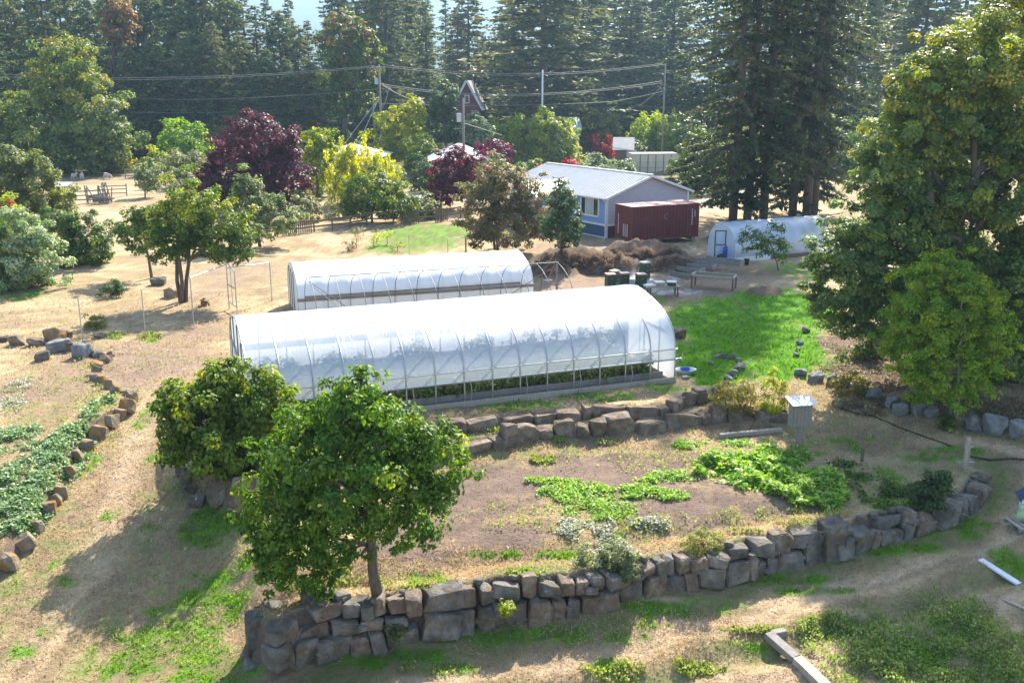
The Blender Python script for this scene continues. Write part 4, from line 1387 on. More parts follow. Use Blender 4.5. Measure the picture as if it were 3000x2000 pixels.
MB().box((-.025, HL / 2, 1.03), (.06, HL, .16)).build("trim_band", M["white_paint"], hs_)
MB().box((HW / 2, -.025, 1.03), (HW, .06, .16)).build("trim_band", M["white_paint"], hs_)
MB().box((0, HL / 2, .03), (.08, HL, .08)).build("trim_band", M["white_paint"], hs_)
MB().box((.02, .02, 1.66), (.18, .18, 3.3)).build("corner_board", M["white_paint"], hs_)
MB().box((HW - .02, .02, 1.66), (.18, .18, 3.3)).build("corner_board", M["white_paint"], hs_)
ov = .35
sl = (ZR - ZE) / (HW / 2)
ze2 = ZE - ov * sl + .06
for sgn in (0, 1):
    xa = -ov if sgn == 0 else HW + ov
    roof = ribbed_roof((xa, -ov, ze2), (xa, HL + ov, ze2), (HW / 2, HL + ov, ZR + .06), (HW / 2, -ov, ZR + .06), 46).build("roof_slope", M["roof_metal"], hs_)
MB().bar((HW / 2, -ov - .02, ZR + .09), (HW / 2, HL + ov + .02, ZR + .09), .34, .05).build("ridge_cap", M["roof_metal"], hs_)
for xa in (-ov, HW + ov):
    MB().bar((xa, -ov - .03, ze2 - .09), (HW / 2, -ov - .03, ZR - .03), .05, .17).build("rake_board", M["white_paint"], hs_)
MB().bar((-ov - .06, -ov, ze2 - .08), (-ov - .06, HL + ov, ze2 - .08), .12, .12).build("gutter", M["white_paint"], hs_)
MB().tube([(-ov - .05, .0, ze2 - .12), (-.09, .0, ze2 - .45), (-.09, .0, .25), (-.15, -.1, .1), (-.7, -.6, .05)], .05, 6).build("downpipe", M["white_paint"], hs_)
win = empty("window", (0, 0, 0)); win.parent = hs_
wf = MB()
for y0, y1, z0, z1 in ((.85, 3.25, 1.55, 1.68), (.85, 3.25, 2.98, 3.12), (.85, 1.0, 1.55, 3.12), (3.1, 3.25, 1.55, 3.12)): wf.box((-.035, (y0 + y1) / 2, (z0 + z1) / 2), (.09, y1 - y0, z1 - z0))
COL.objects.unlink(win); bpy.data.objects.remove(win)
wfo = wf.build("window_frame", M["white_paint"], hs_)
for y0, y1, mt in ((1.0, 1.55, "glass_dark"), (1.6, 2.55, "curtain"), (2.6, 3.1, "glass_dark")):
    pane = MB().box((-.045, (y0 + y1) / 2, 2.33), (.03, y1 - y0, 1.3)).build("pane", M[mt], wfo)
for y in (1.575, 2.575): MB().box((-.06, y, 2.33), (.05, .05, 1.3)).build("mullion", M["white_paint"], wfo)
# porch with small gable on the front
MB().box((-1.3, 7.6, 1.9), (2.6, 4.2, 2.4)).build("porch_wall", M["siding_blue"], hs_)
pr_ = ribbed_roof((-3.0, 5.2, 2.95), (.6, 5.2, 2.95), (2.4, 7.6, 4.0), (-3.0, 7.6, 4.0), 12).build("porch_roof", M["roof_metal"], hs_)
ribbed_roof((-3.0, 10.0, 2.95), (.6, 10.0, 2.95), (2.4, 7.6, 4.0), (-3.0, 7.6, 4.0), 12).build("porch_roof", M["roof_metal"], hs_)
pg = MB(); pg.add([(-2.62, 5.6, 3.05), (-2.62, 9.6, 3.05), (-2.62, 7.6, 3.9)], [(0, 1, 2)]); pg.build("porch_gable", M["siding_blue"], hs_)

# ------------------------------------------------------------------ shipping containers
surf("red_steel", (.165, .030, .026), .6, .35, 1.6, col2=(.10, .022, .02), bump=.05)
surf("red_roof", (.50, .24, .21), .6, .3, 2.0, bump=.05)
surf("beige_steel", (.55, .52, .43), .6, .15, 1.5, bump=.04)


def corrugated(a, b, z0, z1, n, depth, out):
    a, b = np.array(a, float), np.array(b, float)
    lo, hi = [], []
    for i in range(n):
        for u, k in ((0, 0), (.28, 0), (.5, 1), (.78, 1)):
            p = a + (b - a) * (i + u) / n + np.array(out) * depth * k
            lo.append((p[0], p[1], z0)); hi.append((p[0], p[1], z1))
    lo.append((b[0], b[1], z0)); hi.append((b[0], b[1], z1))
    return MB().grid([lo, hi])


def container(root, L, W, H, mat, roofmat):
    MB().grid([[(0, .03, 0), (L, .03, 0)], [(0, .03, .001), (L, .03, .001)]])
    corrugated((.1, .05), (L - .1, .05), .14, H - .1, 20, .07, (0, -1)).build("side_panel", mat, root)
    corrugated((.1, W - .05), (L - .1, W - .05), .14, H - .1, 20, .045, (0, 1)).build("side_panel", mat, root)
    corrugated((.05, .1), (.05, W - .1), .14, H - .1, 9, .07, (-1, 0)).build("end_panel", mat, root)
    MB().box((L - .05, W / 2, H / 2), (.05, W - .2, H - .24)).build("door_end", mat, root)
    rf = MB(); lo, hi = [], []
    n = 22
    for i in range(n):
        for u, k in ((0, 0), (.3, 0), (.5, 1), (.8, 1)):
            x = .08 + (L - .16) * (i + u) / n
            lo.append((x, .06, H - .03 + .02 * k)); hi.append((x, W - .06, H - .03 + .02 * k))
    rf.grid([lo, hi]).build("roof", roofmat, root)
    for x in (.06, L - .06):
        for y in (.06, W - .06): MB().box((x, y, H / 2), (.14, .14, H)).build("corner_post", mat, root)
    for y in (.05, W - .05):
        MB().box((L / 2, y, H - .06), (L - .26, .11, .11)).build("top_rail", mat, root)
        MB().box((L / 2, y, .08), (L - .26, .11, .15)).build("bottom_rail", mat, root)
    for x in (.05, L - .05):
        MB().box((x, W / 2, H - .06), (.11, W - .26, .11)).build("top_rail", mat, root)
        MB().box((x, W / 2, .08), (.11, W - .26, .15)).build("bottom_rail", mat, root)


rc = empty("shipping_container", (8.99, 74.06, .50), .434, "dark red corrugated shipping container before the bungalow's gable", "container")
container(rc, 6.06, 2.44, 2.59, M["red_steel"], M["red_roof"])
mk = MB()
for i, (y, z0, z1) in enumerate(((.62, .25, 1.2), (.8, .25, 1.2), (.98, .25, 1.2), (1.16, .25, 1.2), (1.75, .35, 1.9), (1.95, .35, 1.9))): mk.box((-.012, y, (z0 + z1) / 2), (.012, .07, z1 - z0))
mk.build("white_marking", M["white_paint"], rc)
tx = MB()
for k in range(15): tx.box((5.42, -.012, .95 + k * .085), (.07, .012, .055 if k % 3 else .03))
for k in range(6): tx.box((5.68, -.012, 1.6 + k * .085), (.055, .012, .05))
tx.build("code_lettering", M["white_paint"], rc)
ring = MB().tube([(3.05 + .19 * math.cos(t), -.015, 1.72 + .19 * math.sin(t)) for t in np.linspace(.7, 5.6, 14)], .018, 5); ring.build("ring_emblem", M["red_roof"], rc)
for x in (.3, 5.7): MB().box((x, 1.2, -.12), (.3, 2.3, .26)).build("support_beam", M["wood_grey"], rc)

bc_ = P(1850, 512, 0.0)
bcn = empty("shipping_container", bc_, .10, "beige shipping container with door bars behind the bungalow roof", "container")
container(bcn, 6.06, 2.44, 2.75, M["beige_steel"], M["beige_steel"])
for k, x in enumerate((.1, 1.15, 2.2, 3.25, 4.3, 5.35)):
    MB().box((x + .5, -.05, 1.4), (.98, .05, 2.35)).build("door_leaf", M["beige_steel"], bcn)
    MB().box((x + .98, -.09, 1.4), (.06, .05, 2.45)).build("lock_bar", M["steel_dark"], bcn)
for k in (0.9, 1.6): MB().box((3, -.085, k), (5.6, .02, .03)).build("hinge_line", M["steel_dark"], bcn)
# ------------------------------------------------------------------ houses behind
def small_house(name, label, px, dist, w, d, ze, zr, rz, wall, roof, z0=0.0, hip=False, windows=(), along_x=True):
    b = PY(px, 400, dist); b[2] = z0
    r = empty(name, b, rz, label, "house")
    bx = MB().box((0, 0, ze / 2), (w, d, ze)); bx.build("wall", M[wall], r)
    o = .4
    if along_x:
        k = min(d / 2, w / 2 - .2) if hip else 0
        for s in (-1, 1):
            rf = MB().add([(-w / 2 - o, s * (d / 2 + o), ze - .15), (w / 2 + o, s * (d / 2 + o), ze - .15), (w / 2 + o - (k + o if hip else 0), 0, zr), (-w / 2 - o + (k + o if hip else 0), 0, zr)], [(0, 1, 2, 3)])
            rf.build("roof_slope", M[roof], r)
        for s in (-1, 1):
            if hip:
                MB().add([(s * (w / 2 + o), -d / 2 - o, ze - .15), (s * (w / 2 + o), d / 2 + o, ze - .15), (s * (w / 2 - k), 0, zr)], [(0, 1, 2)]).build("roof_slope", M[roof], r)
            else:
                MB().add([(s * w / 2, -d / 2, ze), (s * w / 2, d / 2, ze), (s * w / 2, 0, zr - .1)], [(0, 1, 2)]).build("gable", M[wall], r)
    else:
        for s in (-1, 1):
            MB().add([(s * (w / 2 + o), -d / 2 - o, ze - .3), (s * (w / 2 + o), d / 2 + o, ze - .3), (0, d / 2 + o, zr), (0, -d / 2 - o, zr)], [(0, 1, 2, 3)]).build("roof_slope", M[roof], r)
            MB().add([(-w / 2, s * d / 2, ze), (w / 2, s * d / 2, ze), (0, s * d / 2, zr - .15)], [(0, 1, 2)]).build("gable", M[wall], r)
            MB().bar((s * (w / 2 + o), -d / 2 - o - .05, ze - .3), (0, -d / 2 - o - .05, zr), .12, .35).build("rake_board", M["white_paint"], r)
    for x, z, ww, hh in windows:
        f = MB().box((x, -d / 2 - .03, z), (ww, .08, hh)).build("window", M["white_paint"], r)
        MB().box((x, -d / 2 - .08, z), (ww - .28, .05, hh - .28)).build("pane", M["glass_dark"], f)
    return r


small_house("gabled_house", "dark red gabled house with white trim among the far firs", 1378, 172, 4.6, 6, 6.4, 10.9, -.12, "siding_red", "roof_grey", 1.0, windows=((0, 7.9, .8, 1.4), (.8, 4.6, 1.2, 1.2)), along_x=False)
small_house("hip_roofed_house", "house with white hipped roof behind the purple plum", 1345, 124, 7.0, 8.5, 3.0, 4.6, .1, "siding_cream", "roof_white", hip=True, windows=((-2, 1.7, 1.4, 1.1), (1.6, 1.7, 1.4, 1.1)))
small_house("flat_roofed_house", "house with pale roof hidden behind the golden willow", 1030, 128, 8, 8, 3.0, 4.3, -.1, "siding_cream", "roof_white", hip=True, windows=((-2, 1.6, 1.4, 1.1),))
small_house("village_house", "far house with white gable roof right of the pale light pole", 1658, 165, 3.6, 7, 4.6, 6.2, .05, "siding_cream", "roof_white", windows=((-1.5, 2, 1.4, 1.2),))
small_house("village_house", "house with white roof between scarlet maple and willow", 1828, 152, 2.4, 6, 2.2, 3.7, -.12, "wood_brown", "roof_grey", windows=((1.2, 1.5, 1.4, 1.0),))  # dark wall colour stands in for shade under the roof
small_house("village_house", "far house with white roof above the weeping willow", 1925, 190, 9, 8, 5.0, 7.4, .2, "siding_cream", "roof_white")
small_house("village_house", "low grey roofed house left of the light green round tree", 420, 170, 11, 6, 1.2, 1.9, 0, "wood_brown", "roof_grey")
# village lane seen behind the orchard
lane = MB()
lp = [G(a, b) for a, b in [(860, 575), (1000, 570), (1150, 574), (1260, 578), (1420, 590)]]
lane.grid([[(p[0], p[1] - 1.3, hz(p[0], p[1] - 1.3) + .03) for p in lp], [(p[0], p[1] + 1.3, hz(p[0], p[1] + 1.3) + .03) for p in lp]])
surf("lane", (.42, .40, .38), .9, .2, 2.0)
tag(lane.build("gravel_lane", M["lane"]), "pale gravel lane behind the orchard trees", kind="structure")

# ------------------------------------------------------------------ poles and wires
def pole(px, dist, top_y, r, label, mat="wood_grey", arm=False, can=None, extra=None):
    b = PY(px, 400, dist); b[2] = -.1
    z = PY(px, top_y, dist)[2]
    o = empty("utility_pole", b, 0, label, "pole", "utility poles")
    MB().tube([(0, 0, 0), (0, 0, z + .1)], [r * 1.15, r * .8], 8).build("post", M[mat], o, smooth=True)
    if arm: MB().box((-.1, -.15, z - .35), (1.9, .12, .12)).build("cross_arm", M[mat], o)
    if arm:
        for x in (-.95, -.1, .75): MB().tube([(x, -.15, z - .29), (x, -.15, z - .1)], .05, 6).build("insulator", M["white_paint"], o)
    if can:
        cz = PY(px, can, dist)[2]
        MB().tube([(-.45, -.1, cz - .45), (-.45, -.1, cz + .45)], .27, 10).build("transformer", M["roof_white"], o)
    return o, b, z


p1, b1, z1 = pole(1117, 150, 190, .17, "utility pole with transformer and street lamp left of the red house", arm=True, can=236)
MB().tube([(.2, -.1, z1 - 6.3), (.9, -.3, z1 - 5.0), (1.3, -.4, z1 - 3.6), (1.6, -.4, z1 - 3.2)], [.05, .05, .05, .09], 6).build("lamp_arm", M["steel"], p1)
MB().tube([(.15, 0, z1 - 4.0), (-3.2, -1, z1 - 11)], .05, 5).build("guy_wire", M["steel"], p1)
MB().tube([(.15, 0, z1 - 4.3), (-6.8, -1.5, z1 - 13)], .05, 5).build("guy_wire", M["steel"], p1)
p2, b2, z2 = pole(1358, 108, 287, .14, "grey utility pole with white transformer beside the plum trees", arm=False, can=342)
MB().box((-.5, 0, z2 - 3.1), (1.2, .08, .08)).build("bracket", M["wood_grey"], p2)
p3, b3, z3 = pole(1588, 150, 205, .14, "slim pale light pole in front of the large fir", "white_paint")
p4, b4, z4 = pole(1941, 150, 186, .15, "utility pole beside the tall firs at the right")
p5, b5, z5 = pole(1096, 165, 288, .13, "short wooden pole left of the street lamp pole")
surf("marker_orange", (.50, .22, .05), .6)
mkp = MB().tube([PY(446, 425, 165), PY(446, 384, 165)], .14, 6).build("marker_post", M["marker_orange"]); tag(mkp, "orange marker post before the left wood", "post")


def wire(label, pts, dist, r=.032, mat="wire"):
    q = [PY(a, b, d) for (a, b), d in zip(pts, dist if isinstance(dist, (list, tuple)) else [dist] * len(pts))]
    xs = np.array(q); t = np.linspace(0, 1, len(q)); tt = np.linspace(0, 1, 28)
    # smooth through the points
    c = np.stack([np.interp(tt, t, xs[:, k]) for k in range(2)] + [np.polyval(np.polyfit(t, xs[:, 2], min(2, len(q) - 1)), tt)], 1)
    o = MB().tube(c, r, 5, cap=False).build("power_line", M[mat]); tag(o, label, "cable", "power lines")


surf("wire", (.30, .29, .27), .6, .2, 3, metal=.3)
wire("top power line running left from the lamp pole", [(1100, 192), (700, 223), (310, 226), (-60, 215)], 149.8)
wire("second top power line running left from the lamp pole", [(1120, 194), (700, 228), (310, 232), (-60, 222)], 150.4)
wire("upper power line sagging between lamp pole and right pole", [(1122, 190), (1530, 216), (1940, 186)], 149.6)
wire("power line just below the upper one between the poles", [(1125, 196), (1530, 221), (1940, 190)], 150.3)
wire("middle cable bundle between lamp pole and right pole", [(1122, 247), (1500, 277), (1940, 238)], 149.5, .045)
wire("thin cable below the bundle between the poles", [(1122, 252), (1500, 281), (1940, 243)], 150.2)
wire("low cable crossing from short pole to the birches", [(1096, 300), (1450, 316), (1790, 292), (1941, 270)], 157, .04)
wire("low cable running left from the short pole", [(1096, 302), (700, 327), (380, 329)], [160, 158, 156], .04)
wire("cable sloping from lamp pole down to the round dark tree", [(1122, 250), (1200, 290), (1300, 305)], 140)
wire("cable crossing the left wood at mid height", [(1100, 262), (640, 290), (380, 286)], 152, .026)
wire("service cable from the grey pole to the plum trees", [(1362, 362), (1420, 380), (1470, 396)], [108, 112, 116])
wire("service cable down from the right pole to the willow", [(1941, 248), (1900, 290), (1872, 310)], 149, .04)

# ------------------------------------------------------------------ fences, paddock, animals
def fence(name, label, pts, h, spacing, mat="wood_brown", rails=(.45, .9), pickets=(), r=.06, railw=.13):
    g = [G(a, b) for a, b in pts]
    pl = np.array([q[:2] for q in g])
    L = np.linalg.norm(np.diff(pl, axis=0), axis=1).sum()
    root = empty(name, g[0], 0, label, "fence")
    n = max(2, int(L / spacing) + 1)
    tops = []
    for i in range(n):
        p, d, u = along(pl, L * i / (n - 1))
        z = hz(p[0], p[1])
        hh = h * srng.uniform(.9, 1.15)
        MB().tube([(p[0], p[1], z - .2), (p[0] + srng.normal() * .03, p[1], z + hh)], r, 6).build("post", M[mat], root, True)
        tops.append((p[0], p[1], z))
    for i in range(n - 1):
        for f in rails:
            a, b = tops[i], tops[i + 1]
            MB().bar((a[0], a[1] - r, a[2] + h * f + srng.normal() * .03), (b[0], b[1] - r, b[2] + h * f + srng.normal() * .03), .04, railw).build("rail", M[mat], root, True)
    for s0, s1 in pickets:
        s = s0
        while s < s1:
            p, d, u = along(pl, s * L)
            z = hz(p[0], p[1])
            MB().box((p[0], p[1] - r - .05, z + h * .5), (.10, .03, h * srng.uniform(.9, 1.1)), math.atan2(d[1], d[0])).build("picket", M[mat], root, True)
            s += .19 / L
    return root


fence("garden_fence", "dark weathered fence with picket sections below the orchard trees", [(690, 705), (790, 694), (900, 682), (1000, 672), (1075, 660)], 1.05, 1.6, pickets=((.35, .56),), r=.07)
fence("garden_fence", "dark rail fence with pallet panels left of the hawthorn", [(1075, 660), (1180, 656), (1270, 652), (1350, 640)], 1.15, 1.9, pickets=((.33, .48), (.68, .84)), r=.07)
fence("garden_fence", "dark picket fence at the left under the bushes", [(150, 772), (230, 765), (320, 752)], 1.05, 1.2, pickets=((.62, .98),), r=.07)
fence("rail_fence", "weathered rail fence at the back of the sheep paddock", [(368, 524), (420, 522), (482, 522)], 1.3, 1.7, "wood_grey", rails=(.3, .6, .92), railw=.13)
fence("corral_fence", "weathered corral rails in the sandy paddock", [(200, 598), (260, 596), (310, 592)], 1.5, 1.5, "wood_grey", rails=(.25, .55, .85), railw=.12)
fence("corral_fence", "rear corral rails right of the log pile", [(290, 577), (340, 574), (372, 574)], 1.25, 1.5, "wood_grey", rails=(.3, .6, .9), railw=.1)
g = G(292, 594)
lp_ = empty("log_pile", g, 0, "pile of grey logs and rails leaning in the corral", "log pile")
for k in range(14):
    a = np.array([srng.uniform(-1.3, 1.3), srng.uniform(-.6, .6), 0.05])
    MB().tube([a, a + np.array([srng.normal() * .5, srng.normal() * .3, srng.uniform(1.0, 2.1)])], .06, 6).build("log", M["wood_grey"], lp_)
for k in range(10):
    a = np.array([srng.uniform(-1.4, .2), srng.uniform(-.9, .2), .12 + .13 * (k // 2)])
    MB().tube([a, a + np.array([srng.uniform(1.2, 2.2), srng.normal() * .4, .05])], .08, 6).build("log", M["wood_grey"], lp_)
g = G(182, 588)
sh = empty("animal_shed", g, .1, "small dark open shed at the paddock's left", "shed")
MB().box((0, .8, .8), (1.6, .08, 1.6)).build("back_wall", M["wood_brown"], sh)
for s in (-.76, .76): MB().box((s, 0, .8), (.08, 1.6, 1.6)).build("side_wall", M["wood_brown"], sh)
MB().box((0, 0, 1.68), (2.0, 2.1, .08), 0, .12).build("roof", M["roof_grey"], sh)


def sheep(label, px, py, rz, graze):
    """one continuous skinned body"""
    g = G(px, py)
    me = bpy.data.meshes.new("sheep")
    j = {"hip": (-.38, 0, .62), "mid": (0, 0, .60), "chest": (.34, 0, .63), "neck": (.50, 0, .70 if not graze else .58), "head": (.66, 0, .88 if not graze else .30), "nose": (.82, 0, .82 if not graze else .16), "tail": (-.52, 0, .50)}
    names = list(j); V = [j[k] for k in names]; R = {"hip": .21, "mid": .24, "chest": .20, "neck": .12, "head": .085, "nose": .05, "tail": .03}
    rad = [R[k] for k in names]
    E = [(0, 1), (1, 2), (2, 3), (3, 4), (4, 5), (0, 6)]
    for s in (-1, 1):
        for root_i, x in ((0, -.36), (2, .32)):
            n = len(V)
            if root_i == 0: V += [(x + .04, s * .13, .42), (x - .07, s * .13, .22), (x - .03, s * .13, .0)]
            else: V += [(x, s * .12, .40), (x + .02, s * .12, .20), (x, s * .12, .0)]
            rad += [.085, .045, .04]
            E += [(root_i, n), (n, n + 1), (n + 1, n + 2)]
        n = len(V); V.append((j["head"][0] - .05, s * .13, j["head"][2] + .05)); rad.append(.025); E.append((4, n))
    me.from_pydata(V, E, []); me.update()
    o = bpy.data.objects.new("sheep", me); COL.objects.link(o)
    o.location = g; o.rotation_euler = (0, 0, rz)
    md = o.modifiers.new("skin", 'SKIN')
    for i, sv_ in enumerate(me.skin_vertices[0].data):
        sv_.radius = (rad[i], rad[i]); sv_.use_root = (i == 1)
    ss = o.modifiers.new("sub", 'SUBSURF'); ss.levels = 2; ss.render_levels = 2
    me.materials.append(M["wool"])
    tag(o, label, "sheep", "sheep in the paddock")


surf("wool", (.52, .47, .40), .95, .3, 12, bump=.5)
sheep("small pale sheep standing leftmost in the paddock shade", 218, 528, 1.4, False)
sheep("pale sheep standing next to the leftmost one", 241, 528, 1.9, False)
sheep("grazing grey sheep near the rail fence", 314, 526, -.2, True)
# ------------------------------------------------------------------ trees
crng = np.random.default_rng(3)
FIR = [conifer_proto("fir", h=30, rad=4.6, start=2.0, rng=np.random.default_rng(s), pal="fir", step=0.55, per=6, droop=0.22, spray=0.85, cards_per=44, ragged=0.35, power=0.6) for s in (1, 2, 3)]
CEDAR = [conifer_proto("cedar", h=26, rad=4.4, start=0.6, rng=np.random.default_rng(s), pal="cedar", step=0.5, per=7, droop=0.42, spray=0.9, cards_per=42, ragged=0.3, hangy=0.9, tipup=0.25, power=0.48) for s in (11, 12, 13)]
THIN = [conifer_proto("thin", h=28, rad=2.6, start=1.5, rng=np.random.default_rng(s), pal="fir", step=0.6, per=5, droop=0.3, spray=0.8, cards_per=30, ragged=0.5, power=0.85) for s in (21, 22)]


def far_conifer(px, dist, top_y, wide, proto, name, label, group, z0=0.0):
    """conifer at distance dist whose tip is seen at photo height top_y"""
    b = PY(px, 400, dist); b[2] = z0
    tip = PY(px, top_y, dist)[2] - z0
    h0 = {id(m): h for ms, h in ((FIR, 30), (CEDAR, 26), (THIN, 28)) for m in ms}[id(proto)]
    r0 = {id(m): h for ms, h in ((FIR, 4.6), (CEDAR, 4.4), (THIN, 2.6)) for m in ms}[id(proto)]
    s = tip / h0
    w = 1.45 * wide / px_m(b) / 2 / r0
    return place_conifer(name, proto, b, (w, w, s), float(crng.uniform(0, 6.28)), label, group)


GW = "tall conifers of the dense wood on the left"
# dense wood on the left: (px, dist, top_y, width px, kind)
wood_l = [(-40, 150, -160, 170, 0), (60, 175, -60, 150, 1), (20, 200, -120, 150, 0), (120, 190, -160, 150, 1), (165, 165, -150, 150, 0), (215, 180, -90, 140, 1), (255, 200, -140, 130, 0), (290, 170, -40, 130, 1), (345, 190, -60, 130, 1),
          (390, 168, -70, 130, 1), (430, 185, -150, 140, 0), (470, 172, -60, 135, 1), (510, 195, -130, 130, 0), (540, 168, -110, 135, 1), (585, 185, -170, 130, 1), (620, 170, -120, 130, 1), (660, 190, -150, 140, 0), (690, 168, -60, 130, 1),
          (735, 180, -20, 110, 2), (770, 172, 8, 100, 2), (800, 178, -10, 90, 2), (835, 168, 25, 120, 1), (865, 175, -20, 80, 2), (885, 166, 70, 100, 1), (915, 180, 55, 80, 2), (640, 160, 60, 110, 1), (560, 160, 90, 110, 1), (470, 160, 110, 110, 1), (400, 160, 130, 110, 1),
          (720, 160, 100, 110, 1), (790, 160, 140, 110, 1), (850, 160, 170, 100, 1), (920, 162, 180, 100, 1)]
for i, (px, d, ty, w, k) in enumerate(wood_l):
    pr = (FIR, CEDAR, THIN)[k]
    far_conifer(px, d, ty, w, pr[i % len(pr)], ("fir_tree", "cedar_tree", "slender_fir_tree")[k],
                ("dark fir standing in the dense wood at the left", "drooping green cedar in the dense wood at the left", "slender thin-topped fir at the right edge of the left wood")[k],
                ("firs of the left wood", "cedars of the left wood", "slender firs of the left wood")[k])
# middle stand, each with its own place
mid = [(1085, 190, -140, 150, 0, "dark fir just right of the orange-leaved maple"), (1140, 185, -220, 170, 0, "tall dark fir behind the utility pole with the street lamp"), (1200, 200, -120, 150, 0, "dark fir between utility pole and red gabled house"),
       (1255, 178, -20, 105, 2, "narrow leaning fir left of the red gabled house"), (1310, 260, -60, 60, 2, "thin hazy fir in the gap above the red gabled house"), (1375, 215, -70, 140, 0, "hazy blue fir right above the red gabled house"),
       (1345, 225, 20, 110, 0, "short hazy fir behind the red gabled house"),
       (1590, 172, -260, 330, 0, "large spreading fir behind the pale light pole"), (1530, 210, -100, 150, 0, "hazy fir left of the large spreading fir"), (1700, 195, -180, 200, 0, "fir right beside the large spreading fir"),
       (1790, 215, -120, 180, 0, "hazy fir behind the pale birches"), (1840, 185, -20, 190, 0, "pale green pointed fir left of the tall trunks"), (1900, 220, -200, 190, 0, "tall hazy fir close to the right utility pole"),
       (1960, 200, -120, 180, 0, "dark fir behind the right utility pole"), (1460, 230, 120, 150, 1, "low broad cedar beside the gap to the mountain"), (1560, 240, 150, 160, 1, "low cedar under the large spreading fir"),
       (2080, 190, -150, 200, 0, "hazy fir glimpsed left behind the tall trunks"), (2200, 210, -160, 220, 1, "hazy cedar glimpsed through the tall trunks"), (2330, 190, -120, 220, 0, "hazy fir glimpsed right behind the tall trunks"),
       (2480, 170, -160, 260, 0, "hazy fir between tall trunks and the big maple"), (2590, 200, -140, 240, 0, "hazy fir behind the left shoulder of the big maple"), (2680, 150, -130, 260, 1, "cedar rising behind the big maple"), (2790, 190, -200, 260, 0, "hazy fir above the big maple's crown"), (2900, 170, -250, 260, 0, "tall fir at the right edge behind the big maple"),
       (1110, 225, -80, 150, 1, "broad cedar filling behind the lamp pole"), (1180, 230, -60, 160, 1, "broad cedar filling the wood left of the mountain gap"), (1240, 240, -10, 110, 1, "cedar at the left rim of the mountain gap"),
       (1490, 235, -30, 130, 1, "cedar at the right rim of the mountain gap"), (1640, 235, -100, 190, 1, "broad cedar filling behind the large spreading fir"), (1750, 235, -60, 180, 1, "broad cedar filling behind the pale birches"), (1850, 240, -90, 190, 1, "cedar filling behind the pointed pale fir"),
       (1950, 240, -90, 190, 1, "cedar filling behind the right utility pole"), (2420, 220, -110, 200, 1, "hazy cedar filling right of the tall trunks"), (2540, 230, -90, 200, 1, "hazy cedar filling left above the big maple"), (1010, 220, -60, 150, 1, "cedar filling behind the orange and green maple"), (1420, 250, 110, 110, 1, "low hazy cedar at the bottom of the mountain gap"), (1330, 245, 120, 110, 1, "low hazy cedar above the round dark tree")]
for i, (px, d, ty, w, k, lb) in enumerate(mid):
    pr = (FIR, CEDAR, THIN)[k]
    far_conifer(px, d, ty, w, pr[(i * 2 + 1) % len(pr)], ("fir_tree", "cedar_tree", "slender_fir_tree")[k], lb, "conifers behind the village")

# understorey at the foot of the woods
for i, (bx, boxes, pal, lb) in enumerate([
        ((470, 448), [(300, 330, 480, 440), (420, 340, 600, 440)], "dark", "dark shrubbery at the foot of the left wood"),
        ((700, 440), [(560, 330, 760, 440), (700, 330, 960, 440)], "dark", "dark undergrowth below the wood behind the purple tree"),
        ((1180, 410), [(1080, 300, 1260, 420)], "dark", "dark undergrowth below the firs by the street lamp"),
        ((1560, 390), [(1420, 240, 1560, 380), (1520, 250, 1720, 370), (1660, 230, 1760, 340)], "dark", "dark thicket below the large spreading fir"),
        ((2030, 430), [(1900, 260, 2060, 420), (2040, 260, 2200, 430)], "green", "green thicket behind the weeping willow"),
        ((2350, 440), [(2180, 260, 2360, 430), (2340, 240, 2560, 420), (2540, 220, 2760, 420)], "green", "green thicket seen between the tall trunks")]):
    bush("thicket", lb, bx, boxes, pal, "thickets at the foot of the wood", seed=900 + i, cover=2.0)

# tall firs with bare lower trunks beside the red container
TALL = []
for s in (41, 42, 43):
    v, f, c, mb = conifer_data(h=40, rad=5.6, start=1.9, rng=np.random.default_rng(s), pal="firdark", step=0.75, per=6, droop=0.34, spray=0.66, cards_per=84, ragged=0.65, hangy=0.75, tipup=0.10, power=0.45)
    TALL.append((np_mesh("crown", v, f, M["needle"], False, c), mb.mesh("trunk", M["bark"], True)))
for i, (px, py, s, lb) in enumerate([(2147, 645, 1.0, "tall fir with bare trunk nearest the red container"), (2189, 645, 0.95, "tall fir, second trunk from the red container"), (2236, 640, 1.02, "tall fir, third trunk from the red container"),
                                     (2321, 632, 0.98, "tall fir, fourth trunk from the red container"), (2362, 634, 1.05, "tall fir, fifth trunk from the red container"), (2383, 628, 0.96, "tall fir, last trunk, closest to the big maple")]):
    b = G(px, py)
    place_conifer("tall_fir_tree", TALL[i % 3], b, (s * 0.95, s * 0.95, s * (.86, .9, .95, 1.12, 1.18, 1.22)[i]), 1.3 * i + 0.4, lb, "tall firs beside the small plastic tunnel")

